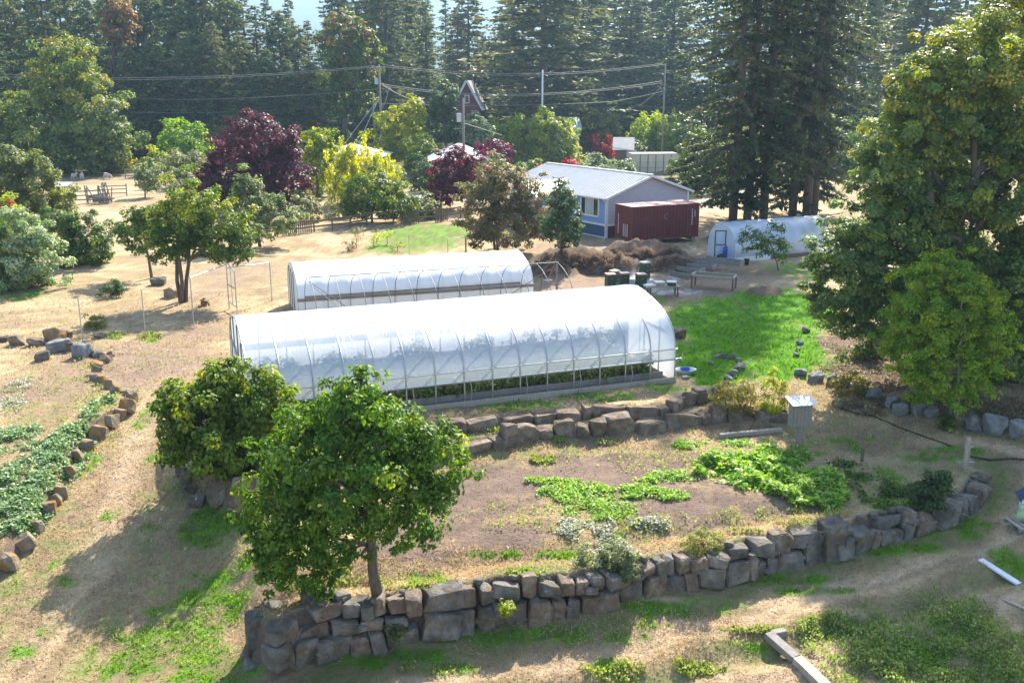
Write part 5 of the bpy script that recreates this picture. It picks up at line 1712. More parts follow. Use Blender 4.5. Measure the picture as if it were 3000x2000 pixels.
# village greenery filling the middle distance
FILL = [((60, 470), [(-60, 330, 120, 470)], "dark", "dark leafy tree at the far left beside the big maple"), ((640, 470), [(560, 380, 720, 470)], "olive", "olive hedge behind the light green round tree"), ((840, 460), [(780, 380, 900, 465)], "green", "green hedge right behind the big purple tree"),
        ((985, 470), [(930, 380, 1040, 460)], "green", "green tree behind the golden willow's left side"), ((1240, 520), [(1190, 400, 1290, 520)], "green", "green tree between light tree and hipped roof"), ((1275, 560), [(1200, 480, 1290, 560)], "dark", "dark bushes left of the purple plum"),
        ((1440, 570), [(1390, 470, 1500, 570)], "dark", "dark bushes between the two plum trees"), ((1560, 560), [(1480, 470, 1620, 560)], "green", "green bushes at the bungalow's left end"), ((1530, 440), [(1470, 350, 1590, 440)], "green", "green tree behind the hipped roof's right side"),
        ((1400, 430), [(1370, 360, 1450, 430)], "lime", "bright hedge corner right of the grey utility pole"), ((1480, 420), [(1420, 330, 1500, 420)], "dark", "dark plum-like tree right of the blossoming tree"), ((1860, 470), [(1800, 410, 1880, 470)], "dark", "dark hedge left of the willow's foot"), ((2000, 470), [(1960, 350, 2080, 470)], "green", "green tree right of the weeping willow"),
        ((2180, 500), [(2080, 380, 2280, 500)], "olive", "olive thicket behind the tall fir trunks"), ((2420, 500), [(2300, 360, 2520, 500)], "green", "green thicket behind the last tall trunks"), ((2600, 520), [(2480, 340, 2760, 520)], "green", "green thicket behind the huge maple's left side"),
        ((560, 560), [(480, 500, 600, 560)], "silver", "silvery bush left under the big purple tree"), ((900, 620), [(850, 560, 930, 620)], "olive", "olive bush at the purple tree's right foot"), ((1010, 640), [(960, 590, 1040, 640)], "silver", "silvery bush left of the green orchard tree"), ((1130, 430), [(1060, 370, 1200, 440)], "green", "green hedge below the lamp pole"),
        ((720, 430), [(540, 360, 920, 430)], "dark", "dark hedge line below the left wood"), ((905, 650), [(860, 590, 945, 650)], "silver", "silvery bush by the fence under the green and yellow tree"), ((1240, 640), [(1190, 570, 1290, 640)], "green", "green bush at the fence left of the purple plum"), ((700, 690), [(640, 640, 720, 690)], "green", "green bush left of the grey-green apple tree"), ((560, 640), [(490, 560, 590, 640)], "olive", "olive bush behind the large yellow-green fruit tree"), ((1000, 560), [(940, 480, 1010, 560)], "yellowgreen", "yellow-green bush left of the golden willow"),
        ((340, 470), [(260, 390, 450, 450)], "dark", "dark hedge behind the yellow shrubs")]
for i, (bx, boxes, pal, lb) in enumerate(FILL):
    bush("village_bush", lb, bx, boxes, pal, "village greenery", cat="bush", seed=300 + i, cover=2.4)

# broadleaf trees, back to front
def T(*a, **k): return tree(a[0], a[1], "tree", *a[2:], **k)


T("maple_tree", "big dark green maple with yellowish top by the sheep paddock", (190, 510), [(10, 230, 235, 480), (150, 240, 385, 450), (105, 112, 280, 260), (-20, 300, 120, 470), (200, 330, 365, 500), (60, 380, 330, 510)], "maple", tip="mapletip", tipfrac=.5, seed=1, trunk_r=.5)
T("maple_tree", "orange topped maple rising inside the left wood", (340, 440), [(292, 5, 395, 130)], "orange", seed=2, base=(PY(340, 400, 164)[0], 164, 0.0), nlimb=4)
T("maple_tree", "tall orange and green maple left of the utility pole", (1010, 420), [(935, 40, 1060, 190), (960, 130, 1100, 330), (1010, 60, 1110, 220), (930, 200, 1050, 340)], "green", tip="orange", tipfrac=.55, seed=3, base=(PY(1010, 400, 158)[0], 158, 0.0))
T("round_tree", "dark green round-topped tree left of the red gabled house", (1305, 420), [(1262, 245, 1340, 330), (1252, 300, 1350, 415)], "dark", seed=4, leafpx=7, base=(PY(1305, 400, 140)[0], 140, 0.0), cover=4)
T("birch_tree", "pale green birch pair beside the small red-leaved tree", (1815, 350), [(1772, 250, 1822, 350), (1800, 280, 1868, 350)], "lime", tip="lime", tipfrac=.6, seed=5, bark="bark_pale")
T("red_leaved_tree", "small red-leaved tree far behind the pale birches", (1840, 330), [(1812, 250, 1862, 310)], "red", seed=6)
T("fruit_tree", "white blossoming small tree between pole and thicket", (1390, 390), [(1375, 322, 1430, 375), (1350, 355, 1450, 420)], "pale", seed=7, base=(PY(1390, 400, 138)[0], 138, 0.0))
T("broad_tree", "yellow-green broad tree behind the purple plum", (1570, 480), [(1432, 355, 1550, 470), (1540, 325, 1640, 460), (1590, 345, 1692, 480), (1470, 420, 1690, 512)], "yellowgreen", tip="lime", tipfrac=.6, seed=8)
T("broad_tree", "mid green round tree left of the scarlet maple", (1750, 452), [(1692, 325, 1800, 440), (1740, 340, 1822, 430)], "olive", tip="lime", tipfrac=.3, seed=9)
T("scarlet_maple", "scarlet maple above the beige container", (1770, 462), [(1728, 396, 1812, 458)], "red", seed=10, cover=2.4)
T("willow_tree", "weeping green willow left of the tall firs", (1915, 455), [(1842, 318, 1945, 420), (1890, 308, 2000, 430)], "lime", seed=11, weep=.9, clump=.2, aspect=.35)
T("light_tree", "light green upright tree with pointed tip behind the golden willow", (1150, 500), [(1062, 345, 1180, 490), (1130, 320, 1250, 470), (1185, 405, 1290, 510), (1185, 292, 1240, 370)], "lime", seed=12, tip="yellowgreen", tipfrac=.5)
T("broad_tree", "green and yellow tree right of the big purple tree", (930, 575), [(876, 370, 980, 480), (880, 430, 1000, 560)], "yellowgreen", seed=13)
T("silver_shrub_tree", "silvery small tree under the leaning pole brace", (1075, 440), [(1040, 320, 1110, 390)], "silver", seed=14)
T("round_tree", "light green round tree left of the big purple tree", (525, 490), [(456, 357, 602, 470), (470, 400, 590, 480)], "lime", seed=15)
T("purple_beech", "big dark purple tree in the middle distance", (742, 612), [(590, 420, 780, 600), (640, 332, 850, 470), (760, 410, 905, 600), (575, 480, 690, 600), (680, 430, 860, 590)], "purple", seed=16, trunk_r=.35, shell=.55)
T("golden_willow", "golden yellow weeping willow in the orchard", (1060, 600), [(945, 430, 1080, 560), (990, 398, 1120, 520), (1060, 440, 1175, 570), (955, 500, 1170, 580)], "gold", seed=17, weep=.8, clump=.2, aspect=.38, tip="yellowgreen", tipfrac=.3)
T("orchard_tree", "green orchard tree in front of the golden willow", (1090, 652), [(1010, 495, 1180, 620), (1090, 560, 1228, 640), (1000, 560, 1100, 640)], "green", seed=18, tip="fresh", tipfrac=.5)
T("plum_tree", "purple-leaved plum in front of the white hipped roof", (1290, 612), [(1262, 440, 1400, 560), (1256, 510, 1370, 602), (1330, 450, 1430, 560)], "plum", seed=19)
T("plum_tree", "rounder purple-leaved plum behind the brownish hawthorn", (1450, 530), [(1390, 402, 1500, 500)], "plum", seed=20)
T("paddock_tree", "small grey-green tree alone in the sheep paddock", (425, 578), [(392, 470, 472, 545), (400, 510, 460, 560)], "silver", seed=21, cover=2.2)
T("silver_tree", "silvery bush-like tree beside the big purple tree", (535, 545), [(470, 440, 600, 530), (540, 460, 610, 535)], "silver", seed=22)
T("apple_tree", "grey-green apple tree in front of the big purple tree", (762, 722), [(670, 560, 800, 690), (685, 495, 765, 620), (755, 570, 872, 695)], "silver", seed=23, cover=2.6, nlimb=14, tip="green", tipfrac=.5)
T("pear_tree", "large yellow-green fruit tree with forked dark trunks in dry field", (535, 885), [(475, 515, 640, 700), (560, 590, 752, 760), (440, 570, 590, 740), (430, 660, 560, 770), (590, 660, 720, 770)], "green", seed=24, tip="yellowgreen", tipfrac=1.6, stems=3, trunk_r=.22, nlimb=22, cover=2.6)
T("pear_tree", "smaller dark fruit tree left beside the yellow-green one", (445, 815), [(335, 620, 470, 740), (380, 600, 470, 690)], "green", seed=25, cover=2.6)
T("hawthorn_tree", "brownish fruiting hawthorn in front of the blue house", (1455, 738), [(1342, 530, 1470, 690), (1395, 472, 1545, 620), (1490, 530, 1608, 700), (1370, 600, 1600, 715)], "brown", seed=26, stems=2, cover=3.4, nlimb=16)
T("dark_shrub_tree", "dark green upright shrub at the blue house wall", (1645, 738), [(1592, 580, 1702, 725), (1610, 536, 1682, 650)], "dark", seed=27, tip="pale", tipfrac=.35)
T("young_apple_tree", "small sparse apple tree in front of the little plastic tunnel", (2282, 792), [(2165, 665, 2245, 735), (2215, 690, 2325, 760), (2255, 650, 2300, 700)], "green", seed=28, cover=1.5, nlimb=10, trunk_r=.04, tip="silver", tipfrac=.5)
bp = P(2830, 1080, 0.1)
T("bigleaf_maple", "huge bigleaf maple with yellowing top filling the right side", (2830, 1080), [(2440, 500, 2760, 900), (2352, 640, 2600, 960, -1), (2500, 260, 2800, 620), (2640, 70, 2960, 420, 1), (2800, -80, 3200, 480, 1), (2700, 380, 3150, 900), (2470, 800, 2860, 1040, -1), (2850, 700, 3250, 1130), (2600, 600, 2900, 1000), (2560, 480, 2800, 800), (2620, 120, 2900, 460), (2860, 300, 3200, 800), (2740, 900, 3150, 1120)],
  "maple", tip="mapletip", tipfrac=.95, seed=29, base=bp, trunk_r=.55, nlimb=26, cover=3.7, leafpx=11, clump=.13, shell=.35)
T("young_maple", "young bright green maple with pale stems before the huge maple", (2795, 1245), [(2610, 770, 2890, 1000), (2590, 880, 2800, 1110), (2700, 745, 2860, 900), (2800, 850, 2965, 1100), (2640, 1000, 2910, 1180)], "lime", seed=30, tip="yellowgreen", tipfrac=.8, clump=.13, stems=3, trunk_r=.12, bark="bark_pale", nlimb=24, cover=3.2, leafpx=9)
# two leafy trees in the foreground
def fore_tree(label, bpx, boxes, seed, tr, base=None, cov=1.95):
    r = T("mulberry_tree", label, bpx, boxes, "fresh", seed=seed, group="large-leaved trees of the terraces", rich=True, cover=cov, hang=.75, aspect=.66, leafpx=14, clump=.15, trunk_r=tr, nlimb=30, base=base, tiptop=G(*bpx) + np.array([-.25, .1, 3.6]), flat=.85, shell=.3, tip="lime", tipfrac=.1)
    crown = [c for c in r.children if c.name.startswith("crown")][0]
    crown["kind"] = "stuff"
    # the 300 most visible leaves hang on the crown singly
    rng = np.random.default_rng(seed + 500)
    me = crown.data
    co = np.empty(len(me.vertices) * 3, np.float32); me.vertices.foreach_get("co", co); co = co.reshape(-1, 6, 3)
    key = proj(co[:, 3])
    cy0 = co[:, :, 1].mean(1) - 0.4 * co[:, :, 2].mean(1)
    order = np.argsort(cy0)[:2600]
    sel = rng.choice(order, 300, replace=False)
    protos = []
    for k in range(4):
        pv, pf, _ = cards(np.zeros((1, 3)), np.array([[0, 0, 1.0]]), np.array([[1.0, 0, 0]]), np.array([1.0]), np.array([0.62 + .05 * k]), fold=0.1, rich=True)
        protos.append(np_mesh("leaf", pv, pf, M["leaf"], False, np.repeat(np.array([PAL["fresh"][k]]), 6, 0)))
    for j, i in enumerate(sel):
        q = co[i]
        ax = q[3] - q[0]; L = float(np.linalg.norm(ax)); ax = ax / L
        sd = q[1] - q[5]; sd = sd - ax * (sd @ ax); sd = sd / (np.linalg.norm(sd) + 1e-9)
        nn = np.cross(ax, sd)
        o = bpy.data.objects.new("leaf", protos[j % 4]); COL.objects.link(o); o.parent = r
        pos = q[0] + (nn * 0.02) - np.array(r.location) + np.array([0, -0.04, 0.02])
        mw = Matrix(((ax[0] * L, sd[0] * L, nn[0] * L, pos[0]), (ax[1] * L, sd[1] * L, nn[1] * L, pos[1]), (ax[2] * L, sd[2] * L, nn[2] * L, pos[2]), (0, 0, 0, 1)))
        o.matrix_basis = mw
    return r


fore_tree("bushy large-leaved tree left of and behind the foremost tree", (640, 1400), [(480, 1090, 760, 1370), (580, 1042, 720, 1200), (690, 1080, 872, 1290), (465, 1110, 600, 1330), (560, 1200, 830, 1400)], 31, .12, cov=2.9)
fore_tree("foremost large-leaved tree standing at the front stone wall", (1108, 1745), [(810, 1160, 1300, 1540), (960, 1085, 1140, 1260), (705, 1340, 920, 1640), (1150, 1210, 1390, 1470), (740, 1500, 950, 1730), (1100, 1470, 1290, 1610), (880, 1480, 1080, 1680), (890, 1130, 1080, 1300), (900, 1660, 970, 1780, -.3), (770, 1220, 1000, 1500), (1000, 1180, 1250, 1420)], 32, .17)

# bushes
B = bush
B("village_bush", "green bush hiding the foot of the red gabled house", (1400, 430), [(1335, 360, 1390, 425), (1375, 350, 1450, 425)], "green", "village greenery", base=(PY(1395, 400, 162)[0], 162, 0.0), seed=340)
B("shrub", "yellow-green shrub at the left maple's foot", (295, 500), [(250, 422, 345, 495)], "olive", seed=50)
B("shrub", "pale yellow shrub beside the rail fence of the paddock", (365, 505), [(320, 428, 400, 502)], "yellowgreen", seed=51)
B("shrub", "small golden shrub left of the silvery tree", (450, 515), [(418, 435, 482, 512)], "yellowgreen", seed=52)
B("bramble_mound", "large grey-green and yellow bramble mound at the left edge", (90, 645), [(-60, 450, 150, 640), (50, 480, 200, 640), (-40, 425, 90, 530)], "olive", tip="silver", tipfrac=.6, seed=53, cat="bush")
B("bush", "ivy covered dark bush at the far left below the bramble mound", (70, 840), [(-40, 610, 130, 850), (40, 640, 190, 820), (-40, 720, 120, 860)], "ivy", seed=54)
B("bush", "grey-green bush overhanging the left picket fence", (235, 775), [(130, 605, 250, 760), (200, 620, 335, 755)], "green", tip="silver", tipfrac=.6, seed=55)
B("bush", "bright lime bush with reddish leaves at the left edge", (10, 700), [(-40, 570, 62, 700)], "lime", tip="red", tipfrac=.25, seed=56)
B("hedge", "pale flowering hedge behind the blue house roof", (1770, 520), [(1690, 458, 1790, 515), (1770, 462, 1858, 515)], "pale", seed=57, cat="hedge")
B("red_shrub", "coral red shrub left behind the metal roof", (1580, 520), [(1560, 478, 1620, 520)], "red", seed=58)
B("red_shrub", "coral red shrub right behind the roof ridge", (1680, 515), [(1640, 468, 1705, 512)], "red", seed=59)
B("evergreen_shrub", "large yellow-green evergreen shrub right of the blue house", (2040, 562), [(1955, 440, 2070, 560), (1985, 392, 2110, 540), (2020, 440, 2140, 562)], "green", tip="yellowgreen", tipfrac=.5, seed=60, cover=4.2)
B("rosemary_bush", "upright grey-green rosemary bush above the stepped walls", (2125, 1205), [(2078, 1108, 2172, 1200), (2130, 1120, 2215, 1200)], "olive", seed=61, aspect=.25, hang=-.4, leafpx=12)
B("rosemary_bush", "yellow-flowered bushy herb left of the nest box", (2265, 1205), [(2225, 1105, 2305, 1200)], "yellowgreen", seed=62, aspect=.3, hang=-.3, leafpx=10)
B("dark_shrub", "dark green shrub at the right end of the garden bed", (2725, 1478), [(2660, 1400, 2760, 1475), (2710, 1378, 2785, 1460)], "dark", seed=63, leafpx=11)
B("dark_shrub", "low dark green shrub in the dry field near the boulders", (325, 868), [(287, 828, 368, 872)], "dark", seed=64, aspect=.3, hang=-.4)
B("dry_shrub", "small olive shrub beside the thin metal post", (278, 962), [(245, 925, 315, 965)], "olive", seed=65, aspect=.3, hang=-.4)
B("dry_shrub", "tiny dark shrub right of the forked fruit tree", (595, 895), [(580, 872, 610, 898)], "brown", seed=66)
B("tuft_bush", "feathery olive tuft behind the front wall's tall stone", (2340, 1550), [(2315, 1508, 2368, 1552)], "olive", seed=67, aspect=.15, hang=-.6, leafpx=13)
B("tuft_bush", "yellowish bush on the garden edge above the front wall", (2062, 1612), [(2005, 1545, 2110, 1612)], "olive", seed=68, aspect=.25, leafpx=9)
B("wall_plant", "grey leafed plant hanging over the middle of the front wall", (1835, 1668), [(1760, 1585, 1860, 1660), (1800, 1640, 1870, 1735, -.5), (1690, 1595, 1800, 1650)], "pale", seed=69, leafpx=9)
B("wall_plant", "small green sprig growing from the front wall", (1485, 1800), [(1465, 1760, 1508, 1800, -.75)], "lime", seed=70, leafpx=11, base=P(1485, 1795, -2.3))
B("wall_plant", "dry grey plant on the low ledge of the front wall", (1155, 1850), [(1125, 1815, 1190, 1865, -.35)], "silver", seed=71, leafpx=9)
B("leafy_shrub", "dense dark shrub under the huge maple's left side", (2530, 1040), [(2500, 960, 2600, 1035)], "maple", seed=72)
B("leafy_shrub", "low leafy shrub among the right rock edging", (2480, 1145), [(2440, 1095, 2540, 1140)], "olive", seed=73)
B("leafy_shrub", "olive shrub at the young maple's stems", (2770, 1255), [(2745, 1210, 2800, 1258)], "olive", seed=74)
for i, (x, y, w, h, pal) in enumerate([(1045, 725, 40, 50, "orange"), (1095, 722, 36, 45, "gold"), (1135, 715, 34, 50, "gold"), (1165, 735, 40, 25, "olive"), (1020, 735, 30, 30, "orange")]):
    B("corn_clump", "drying %s corn clump, %s from the left in the plot behind the rear tunnel" % (("rusty", "golden", "golden", "olive", "rusty")[i], ("second", "third", "fourth", "fifth", "first")[i]), (x, y), [(x - w / 2, y - h, x + w / 2, y)], pal, "corn clumps in the garden plot", cat="plant", seed=80 + i, aspect=.2, hang=-.6, leafpx=11, cover=1.6)
# ------------------------------------------------------------------ metal posts and gate in the dry field
def mpost(label, top, bot, group="thin metal fence posts"):
    b = G(*bot)
    t = PY(*top, b[1]); t[2] = max(t[2], b[2] + 1.5)
    o = MB().tube([(b[0], b[1], b[2] - .1), (b[0], b[1], t[2])], .028, 7).build("metal_post", M["steel"]); tag(o, label, "post", group)
    return b, t


mpost("thin metal post behind the grey boulders", (230, 870), (243, 1003))
mpost("thin metal post in the middle of the dry field", (410, 848), (427, 985))
fr = empty("gate_frame", G(568, 950), 0, "galvanised pipe gate frame left of the rear tunnel", "gate")
A_, B_, C_, D_ = G(568, 952), G(672, 905), G(695, 920), G(797, 882)


def pipe(a, b, r=.032): MB().tube([a, b], r, 7).build("pipe", M["steel"], fr, True)


up = lambda p, h: np.array([p[0], p[1], p[2] + h])
for p, h in ((A_, 2.55), (B_, 2.75), (C_, 2.4), (D_, 2.3)): pipe(up(p, -.1), up(p, h))
pipe(up(A_, 2.5), up(B_, 2.5)); pipe(up(B_, 2.3), up(D_, 2.25)); pipe(up(B_, 2.7), up(C_, 2.35)); pipe(up(B_, .4), up(C_, .4)); pipe(up(B_, 1.4), up(C_, 1.4))
m_ = (B_ + C_) / 2; pipe(up(m_, .4), up(m_, 2.5), .02)
mpost("thin post behind the rear tunnel at the green plot", (1197, 722), (1199, 748), "low posts behind the rear tunnel")
g = G(1312, 742)
tr_ = empty("plant_support", g, 0, "low metal trellis behind the rear tunnel", "trellis")
MB().tube([(0, 0, 0), (0, 0, 1.1)], .03, 6).build("post", M["steel"], tr_); MB().tube([(1.3, .3, 0), (1.3, .3, 1.1)], .06, 6).build("post", M["wood_grey"], tr_); MB().tube([(0, 0, 1.05), (1.4, .3, 1.12)], .025, 6).build("rail", M["steel"], tr_)

# ------------------------------------------------------------------ bee hives and garden furniture
surf("hive_green", (.035, .085, .045), .6, .3, 4); surf("hive_red", (.62, .10, .03), .6, .2, 4); surf("hive_lid", (.74, .60, .46), .6, .2, 3); surf("hive_lid_white", (.74, .72, .68), .6, .15, 3)


def hive(label, px, py, w, h, lid, rim, rz=.3, boxes=2):
    g = G(px, py)
    r = empty("bee_hive", g, rz, label, "bee hive", "bee hives on the gravel")
    MB().box((0, 0, .06), (w * .95, w * .95, .12)).build("floor_board", M["wood_grey"], r)
    hh = (h - .22) / boxes
    for k in range(boxes):
        b = MB().box((0, 0, .12 + hh * (k + .5)), (w, w, hh - .015)).build("hive_box", M["hive_green"], r)
        MB().box((0, -w / 2 - .012, .12 + hh * (k + .5)), (.16, .02, .04)).build("hand_grip", M["wood_grey"], b)
    MB().box((0, 0, h - .07), (w * 1.10, w * 1.10, .07)).build("lid_rim", M[rim], r)
    MB().box((0, 0, h - .025), (w * 1.04, w * 1.04, .03)).build("lid", M[lid], r)


hive("green bee hive with orange-rimmed lid, left of the front row", 1787, 845, .52, .95, "hive_lid", "hive_red")
hive("green bee hive with orange-rimmed lid, middle of the front row", 1828, 842, .52, .95, "hive_lid", "hive_red", .2)
hive("green bee hive with orange-rimmed lid, right of the front row", 1877, 845, .54, .95, "hive_lid", "hive_red", .25)
hive("green bee hive with tan lid behind the two left hives", 1801, 830, .5, .85, "hive_lid", "wood_pale", .7)
hive("tallest green bee hive with white lid standing at the back", 1888, 818, .5, 1.15, "hive_lid_white", "wood_pale", .6, 3)
g = G(1930, 868)
bt = empty("hive_bench", g, .12, "low wooden bench carrying flat hive boxes", "bench")
MB().box((.2, 0, .62), (2.0, .7, .06)).build("bench_top", M["wood_pale"], bt)
for x in (-.6, 1.05):
    for y in (-.28, .28): MB().box((x, y, .3), (.09, .09, .6)).build("leg", M["wood_brown"], bt)
for i, (x, lb, rzz) in enumerate(((.0, "shallow hive box with pale lid on the bench, left one", .15), (.75, "shallow hive box with dark sides on the bench, right one", -.1))):
    c, s = math.cos(.12), math.sin(.12)
    r = empty("hive_super", (g[0] + x * c, g[1] + x * s, g[2] + .652), rzz, lb, "hive box")
    MB().box((0, 0, .10), (.5, .5, .20)).build("hive_box", M["hive_green" if i else "wood_pale"], r)
    MB().box((0, 0, .225), (.55, .55, .05)).build("lid", M["hive_lid_white"], r)
o = MB().box((0, 0, .05), (.6, .45, .1), .4).build("flat_board", M["hive_lid_white"]); o.location = world_of(bt, -.6, -.1, .655); tag(o, "flat white board lying on the hive bench's left end", "board")
o = MB().box((0, 0, .25), (.3, .3, .5)).build("feeder_box", M["hive_lid_white"]); o.location = G(1852, 840); tag(o, "small white box between the two right front hives", "box")

g = G(2085, 848)
tb = empty("work_table", g, -.42, "open frame wooden work table right of the hives", "table")
TL, TW, TH = 2.5, .95, .82
for x in (0, TL):
    for y in (0, TW): MB().box((x - TL / 2, y, TH / 2), (.09, .09, TH)).build("leg", M["wood_brown"], tb)
for y in (0, TW): MB().box((0, y, TH - .03), (TL + .1, .09, .14)).build("top_beam", M["wood_pale"], tb)
for x in (-TL / 2, TL / 2): MB().box((x, TW / 2, TH - .03), (.09, TW - .1, .14)).build("top_beam", M["wood_pale"], tb)
MB().box((-.1, TW / 2, TH - .12), (TL - .2, TW - .12, .03)).build("tray", M["black_plastic"], tb)
for i, (e0, e1, w, lb) in enumerate([((1982, 790), (2045, 812), .28, "long raised bed board nearest the hives"), ((2012, 782), (2085, 805), .26, "raised bed board second from the hives"), ((2035, 776), (2100, 790), .26, "raised bed board third from the hives"), ((2055, 768), (2165, 802), .30, "longest raised bed timber behind the work table"), ((1965, 805), (2020, 818), .26, "low split timber at the dirt mound's foot")]):
    p, q = G(*e0), G(*e1)
    r = empty("raised_bed", p, 0, lb, "raised bed", "raised bed timbers")
    z0 = max(p[2], q[2])
    MB().bar((p[0], p[1], z0 + w / 2), (q[0], q[1], z0 + w / 2), .09, w).build("near_board", M["wood_grey"], r, True)
    d = unit(np.array([q[0] - p[0], q[1] - p[1]])); n = np.array([-d[1], d[0]]) * .75
    if i < 4:
        MB().bar((p[0] + n[0], p[1] + n[1], z0 + w / 2), (q[0] + n[0], q[1] + n[1], z0 + w / 2), .09, w).build("far_board", M["wood_grey"], r, True)
        MB().bar((q[0], q[1], z0 + w / 2), (q[0] + n[0], q[1] + n[1], z0 + w / 2), .08, w * .95).build("end_board", M["wood_pale"], r, True)

# ------------------------------------------------------------------ nest box on a post
g = G(2338, 1320)
nb = empty("nest_box", g, .15, "weathered board box with white slanted roof on a post", "nest box")
MB().box((.0, .1, .72), (.16, .16, 1.9)).build("post", M["wood_grey"], nb)
for k in range(5): MB().box((-.34 + k * .17, -.19, 1.52), (.16, .03, .92 + .02 * (k % 2))).build("plank", M["wood_grey"], nb)
for k in range(3):
    MB().box((-.44, -.09 + k * .17, 1.52), (.03, .16, .92)).build("plank", M["wood_grey"], nb)
    MB().box((.44, -.09 + k * .17, 1.52), (.03, .16, .92)).build("plank", M["wood_grey"], nb)
MB().box((0, .36, 1.52), (.86, .03, .92)).build("back_board", M["wood_grey"], nb)
MB().box((0, .08, 1.06), (.82, .5, .03)).build("floor_board", M["wood_grey"], nb)
rf = ribbed_roof((-.58, -.38, 1.99), (.58, -.38, 1.99), (.58, .52, 2.14), (-.58, .52, 2.14), 8, .02, .015).build("roof", M["white_paint"], nb)
nb.scale = (.82, .82, .95)
# tap post at the right
g = G(2826, 1372)
tp = empty("tap_post", g, 0, "pale wooden stand pipe post at the right lawn", "post")
MB().box((0, 0, .55), (.12, .12, 1.25)).build("post", M["wood_pale"], tp)
MB().tube([(.1, -.02, 0), (.1, -.02, .85)], .02, 6).build("pipe", M["steel"], tp); MB().box((.13, -.02, .85), (.16, .05, .06)).build("tap", M["steel"], tp)
MB().tube([(-.35, -.05, .28), (.3, -.05, .26)], .015, 5).build("cross_pipe", M["steel"], tp)
hose = [G(a, b) for a, b in [(2840, 1340), (2900, 1350), (2960, 1346), (3040, 1352)]]
o = MB().tube([(p[0], p[1], p[2] + .05) for p in hose], .03, 6).build("garden_hose", M["black_plastic"]); tag(o, "black hose trailing right from the tap post", "hose")
hose = [G(a, b) for a, b in [(2455, 1195), (2500, 1210), (2560, 1222), (2640, 1256), (2720, 1285), (2790, 1310)]]
o = MB().tube([(p[0], p[1], p[2] + .04) for p in hose], .025, 6).build("garden_hose", M["black_plastic"]); tag(o, "thin dark hose crossing the litter below the maple", "hose")
# timbers and boards
def beam(name, label, a, b, w, h, mat, cat="beam", lift=0.0):
    p, q = G(*a), G(*b)
    o = empty(name, p, 0, label, cat)
    mm = MB().bar((p[0], p[1], p[2] + h / 2 + lift), (q[0], q[1], q[2] + h / 2 + lift), w, h)
    me = mm.mesh(name, M[mat]); COL.objects.unlink(o); bpy.data.objects.remove(o)
    o = link_mesh(name, me); tag(o, label, cat)
    return o


beam("timber_beam", "pale weathered beam lying at the garden's upper edge", (2108, 1282), (2290, 1264), .16, .16, "wood_pale")
beam("white_plank", "white painted plank lying on the shaded lawn", (2872, 1640), (2985, 1712), .22, .05, "white_paint", "plank")
beam("thin_board", "thin pale board at the right edge near the weeds", (2938, 1756), (3020, 1792), .10, .04, "wood_pale", "board")
beam("edging_timber", "upper weathered edging timber of the lower right bed", (2250, 1868), (2330, 1938), .28, .2, "wood_grey", "timber")
beam("edging_timber", "lower edging timber of the bed cut by the bottom edge", (2334, 1942), (2425, 2030), .3, .22, "wood_pale", "timber")
beam("edging_timber", "short stub of edging timber at the lower bed's corner", (2262, 1866), (2300, 1858), .2, .18, "wood_grey", "timber")
beam("wooden_stake", "short broken stake standing on the garden", (2524, 1352), (2526, 1350), .1, .5, "wood_brown", "stake")
# white tub with blue bowl
g = G(2008, 1096)
tu = empty("wash_tub", g, .1, "white plastic tub with blue bowl on the lawn by the tunnel", "tub")
rows = [[(rx * math.cos(t), ry * math.sin(t), z) for t in np.linspace(0, 2 * math.pi, 21)] for rx, ry, z in [(0, 0, .02), (.34, .22, .02), (.42, .28, .2), (.50, .35, .24), (.42, .27, .22), (.33, .2, .08), (0, 0, .07)]]
MB().grid(rows).build("basin", M["white_paint"], tu, smooth=True)
bo = MB().grid([[(rx * math.cos(t) - .02, rx * math.sin(t) * .8, z) for t in np.linspace(0, 2 * math.pi, 15)] for rx, z in [(0, .1), (.16, .1), (.24, .3), (.20, .29), (.12, .14), (0, .14)]]).build("blue_bowl", M["blue_plastic"], None, smooth=True)
bo.location = g; tag(bo, "blue plastic bowl lying in the white tub", "bowl")
# toy play house at the right edge
g = G(3020, 1522)
ph = empty("play_house", g, -.15, "small toy house with dark blue roof cut by the right edge", "toy house")
for x in (-.3, .5): MB().box((x, .35, .55), (.06, .06, 1.1)).build("post", M["wood_pale"], ph)
MB().box((.1, .45, .5), (.9, .05, .8)).build("back_wall", M["blue_plastic"], ph)
for s in (-1, 1): MB().bar((.1 + s * .6, .3, .82), (.1, .3, 1.2), .8, .05, (0, 1, 0)).build("roof_slope", M["skirt_blue"], ph)
for s in (-1, 1): MB().bar((.1 + s * .62, -.12, .82), (.1, -.12, 1.22), .05, .08, (0, 1, 0)).build("white_trim", M["white_paint"], ph)
for s in (-1, 1): MB().box((.1 + s * .45, .2, .42), (.05, .7, .84)).build("side_wall", M["white_paint"], ph)
ph.scale = (.75, .75, .75)
pl_ = empty("wood_pallet", G(3008, 1540), .12, "small pallet of wood scraps before the toy house", "pallet")
for k in range(6): MB().box((-.45 + k * .2, 0, .12), (.14, .9, .03)).build("slat", M["wood_pale"], pl_)
for y in (-.38, 0, .38): MB().box((.05, y, .05), (1.2, .08, .1)).build("bearer", M["wood_grey"], pl_)
for k in range(7):
    a = np.array([srng.uniform(-.4, .4), srng.uniform(-.3, .3), .18]); MB().bar(a, a + np.array([srng.normal() * .25, srng.normal() * .25, .1]), .05, .04).build("scrap_stick", M["wood_pale"], pl_)
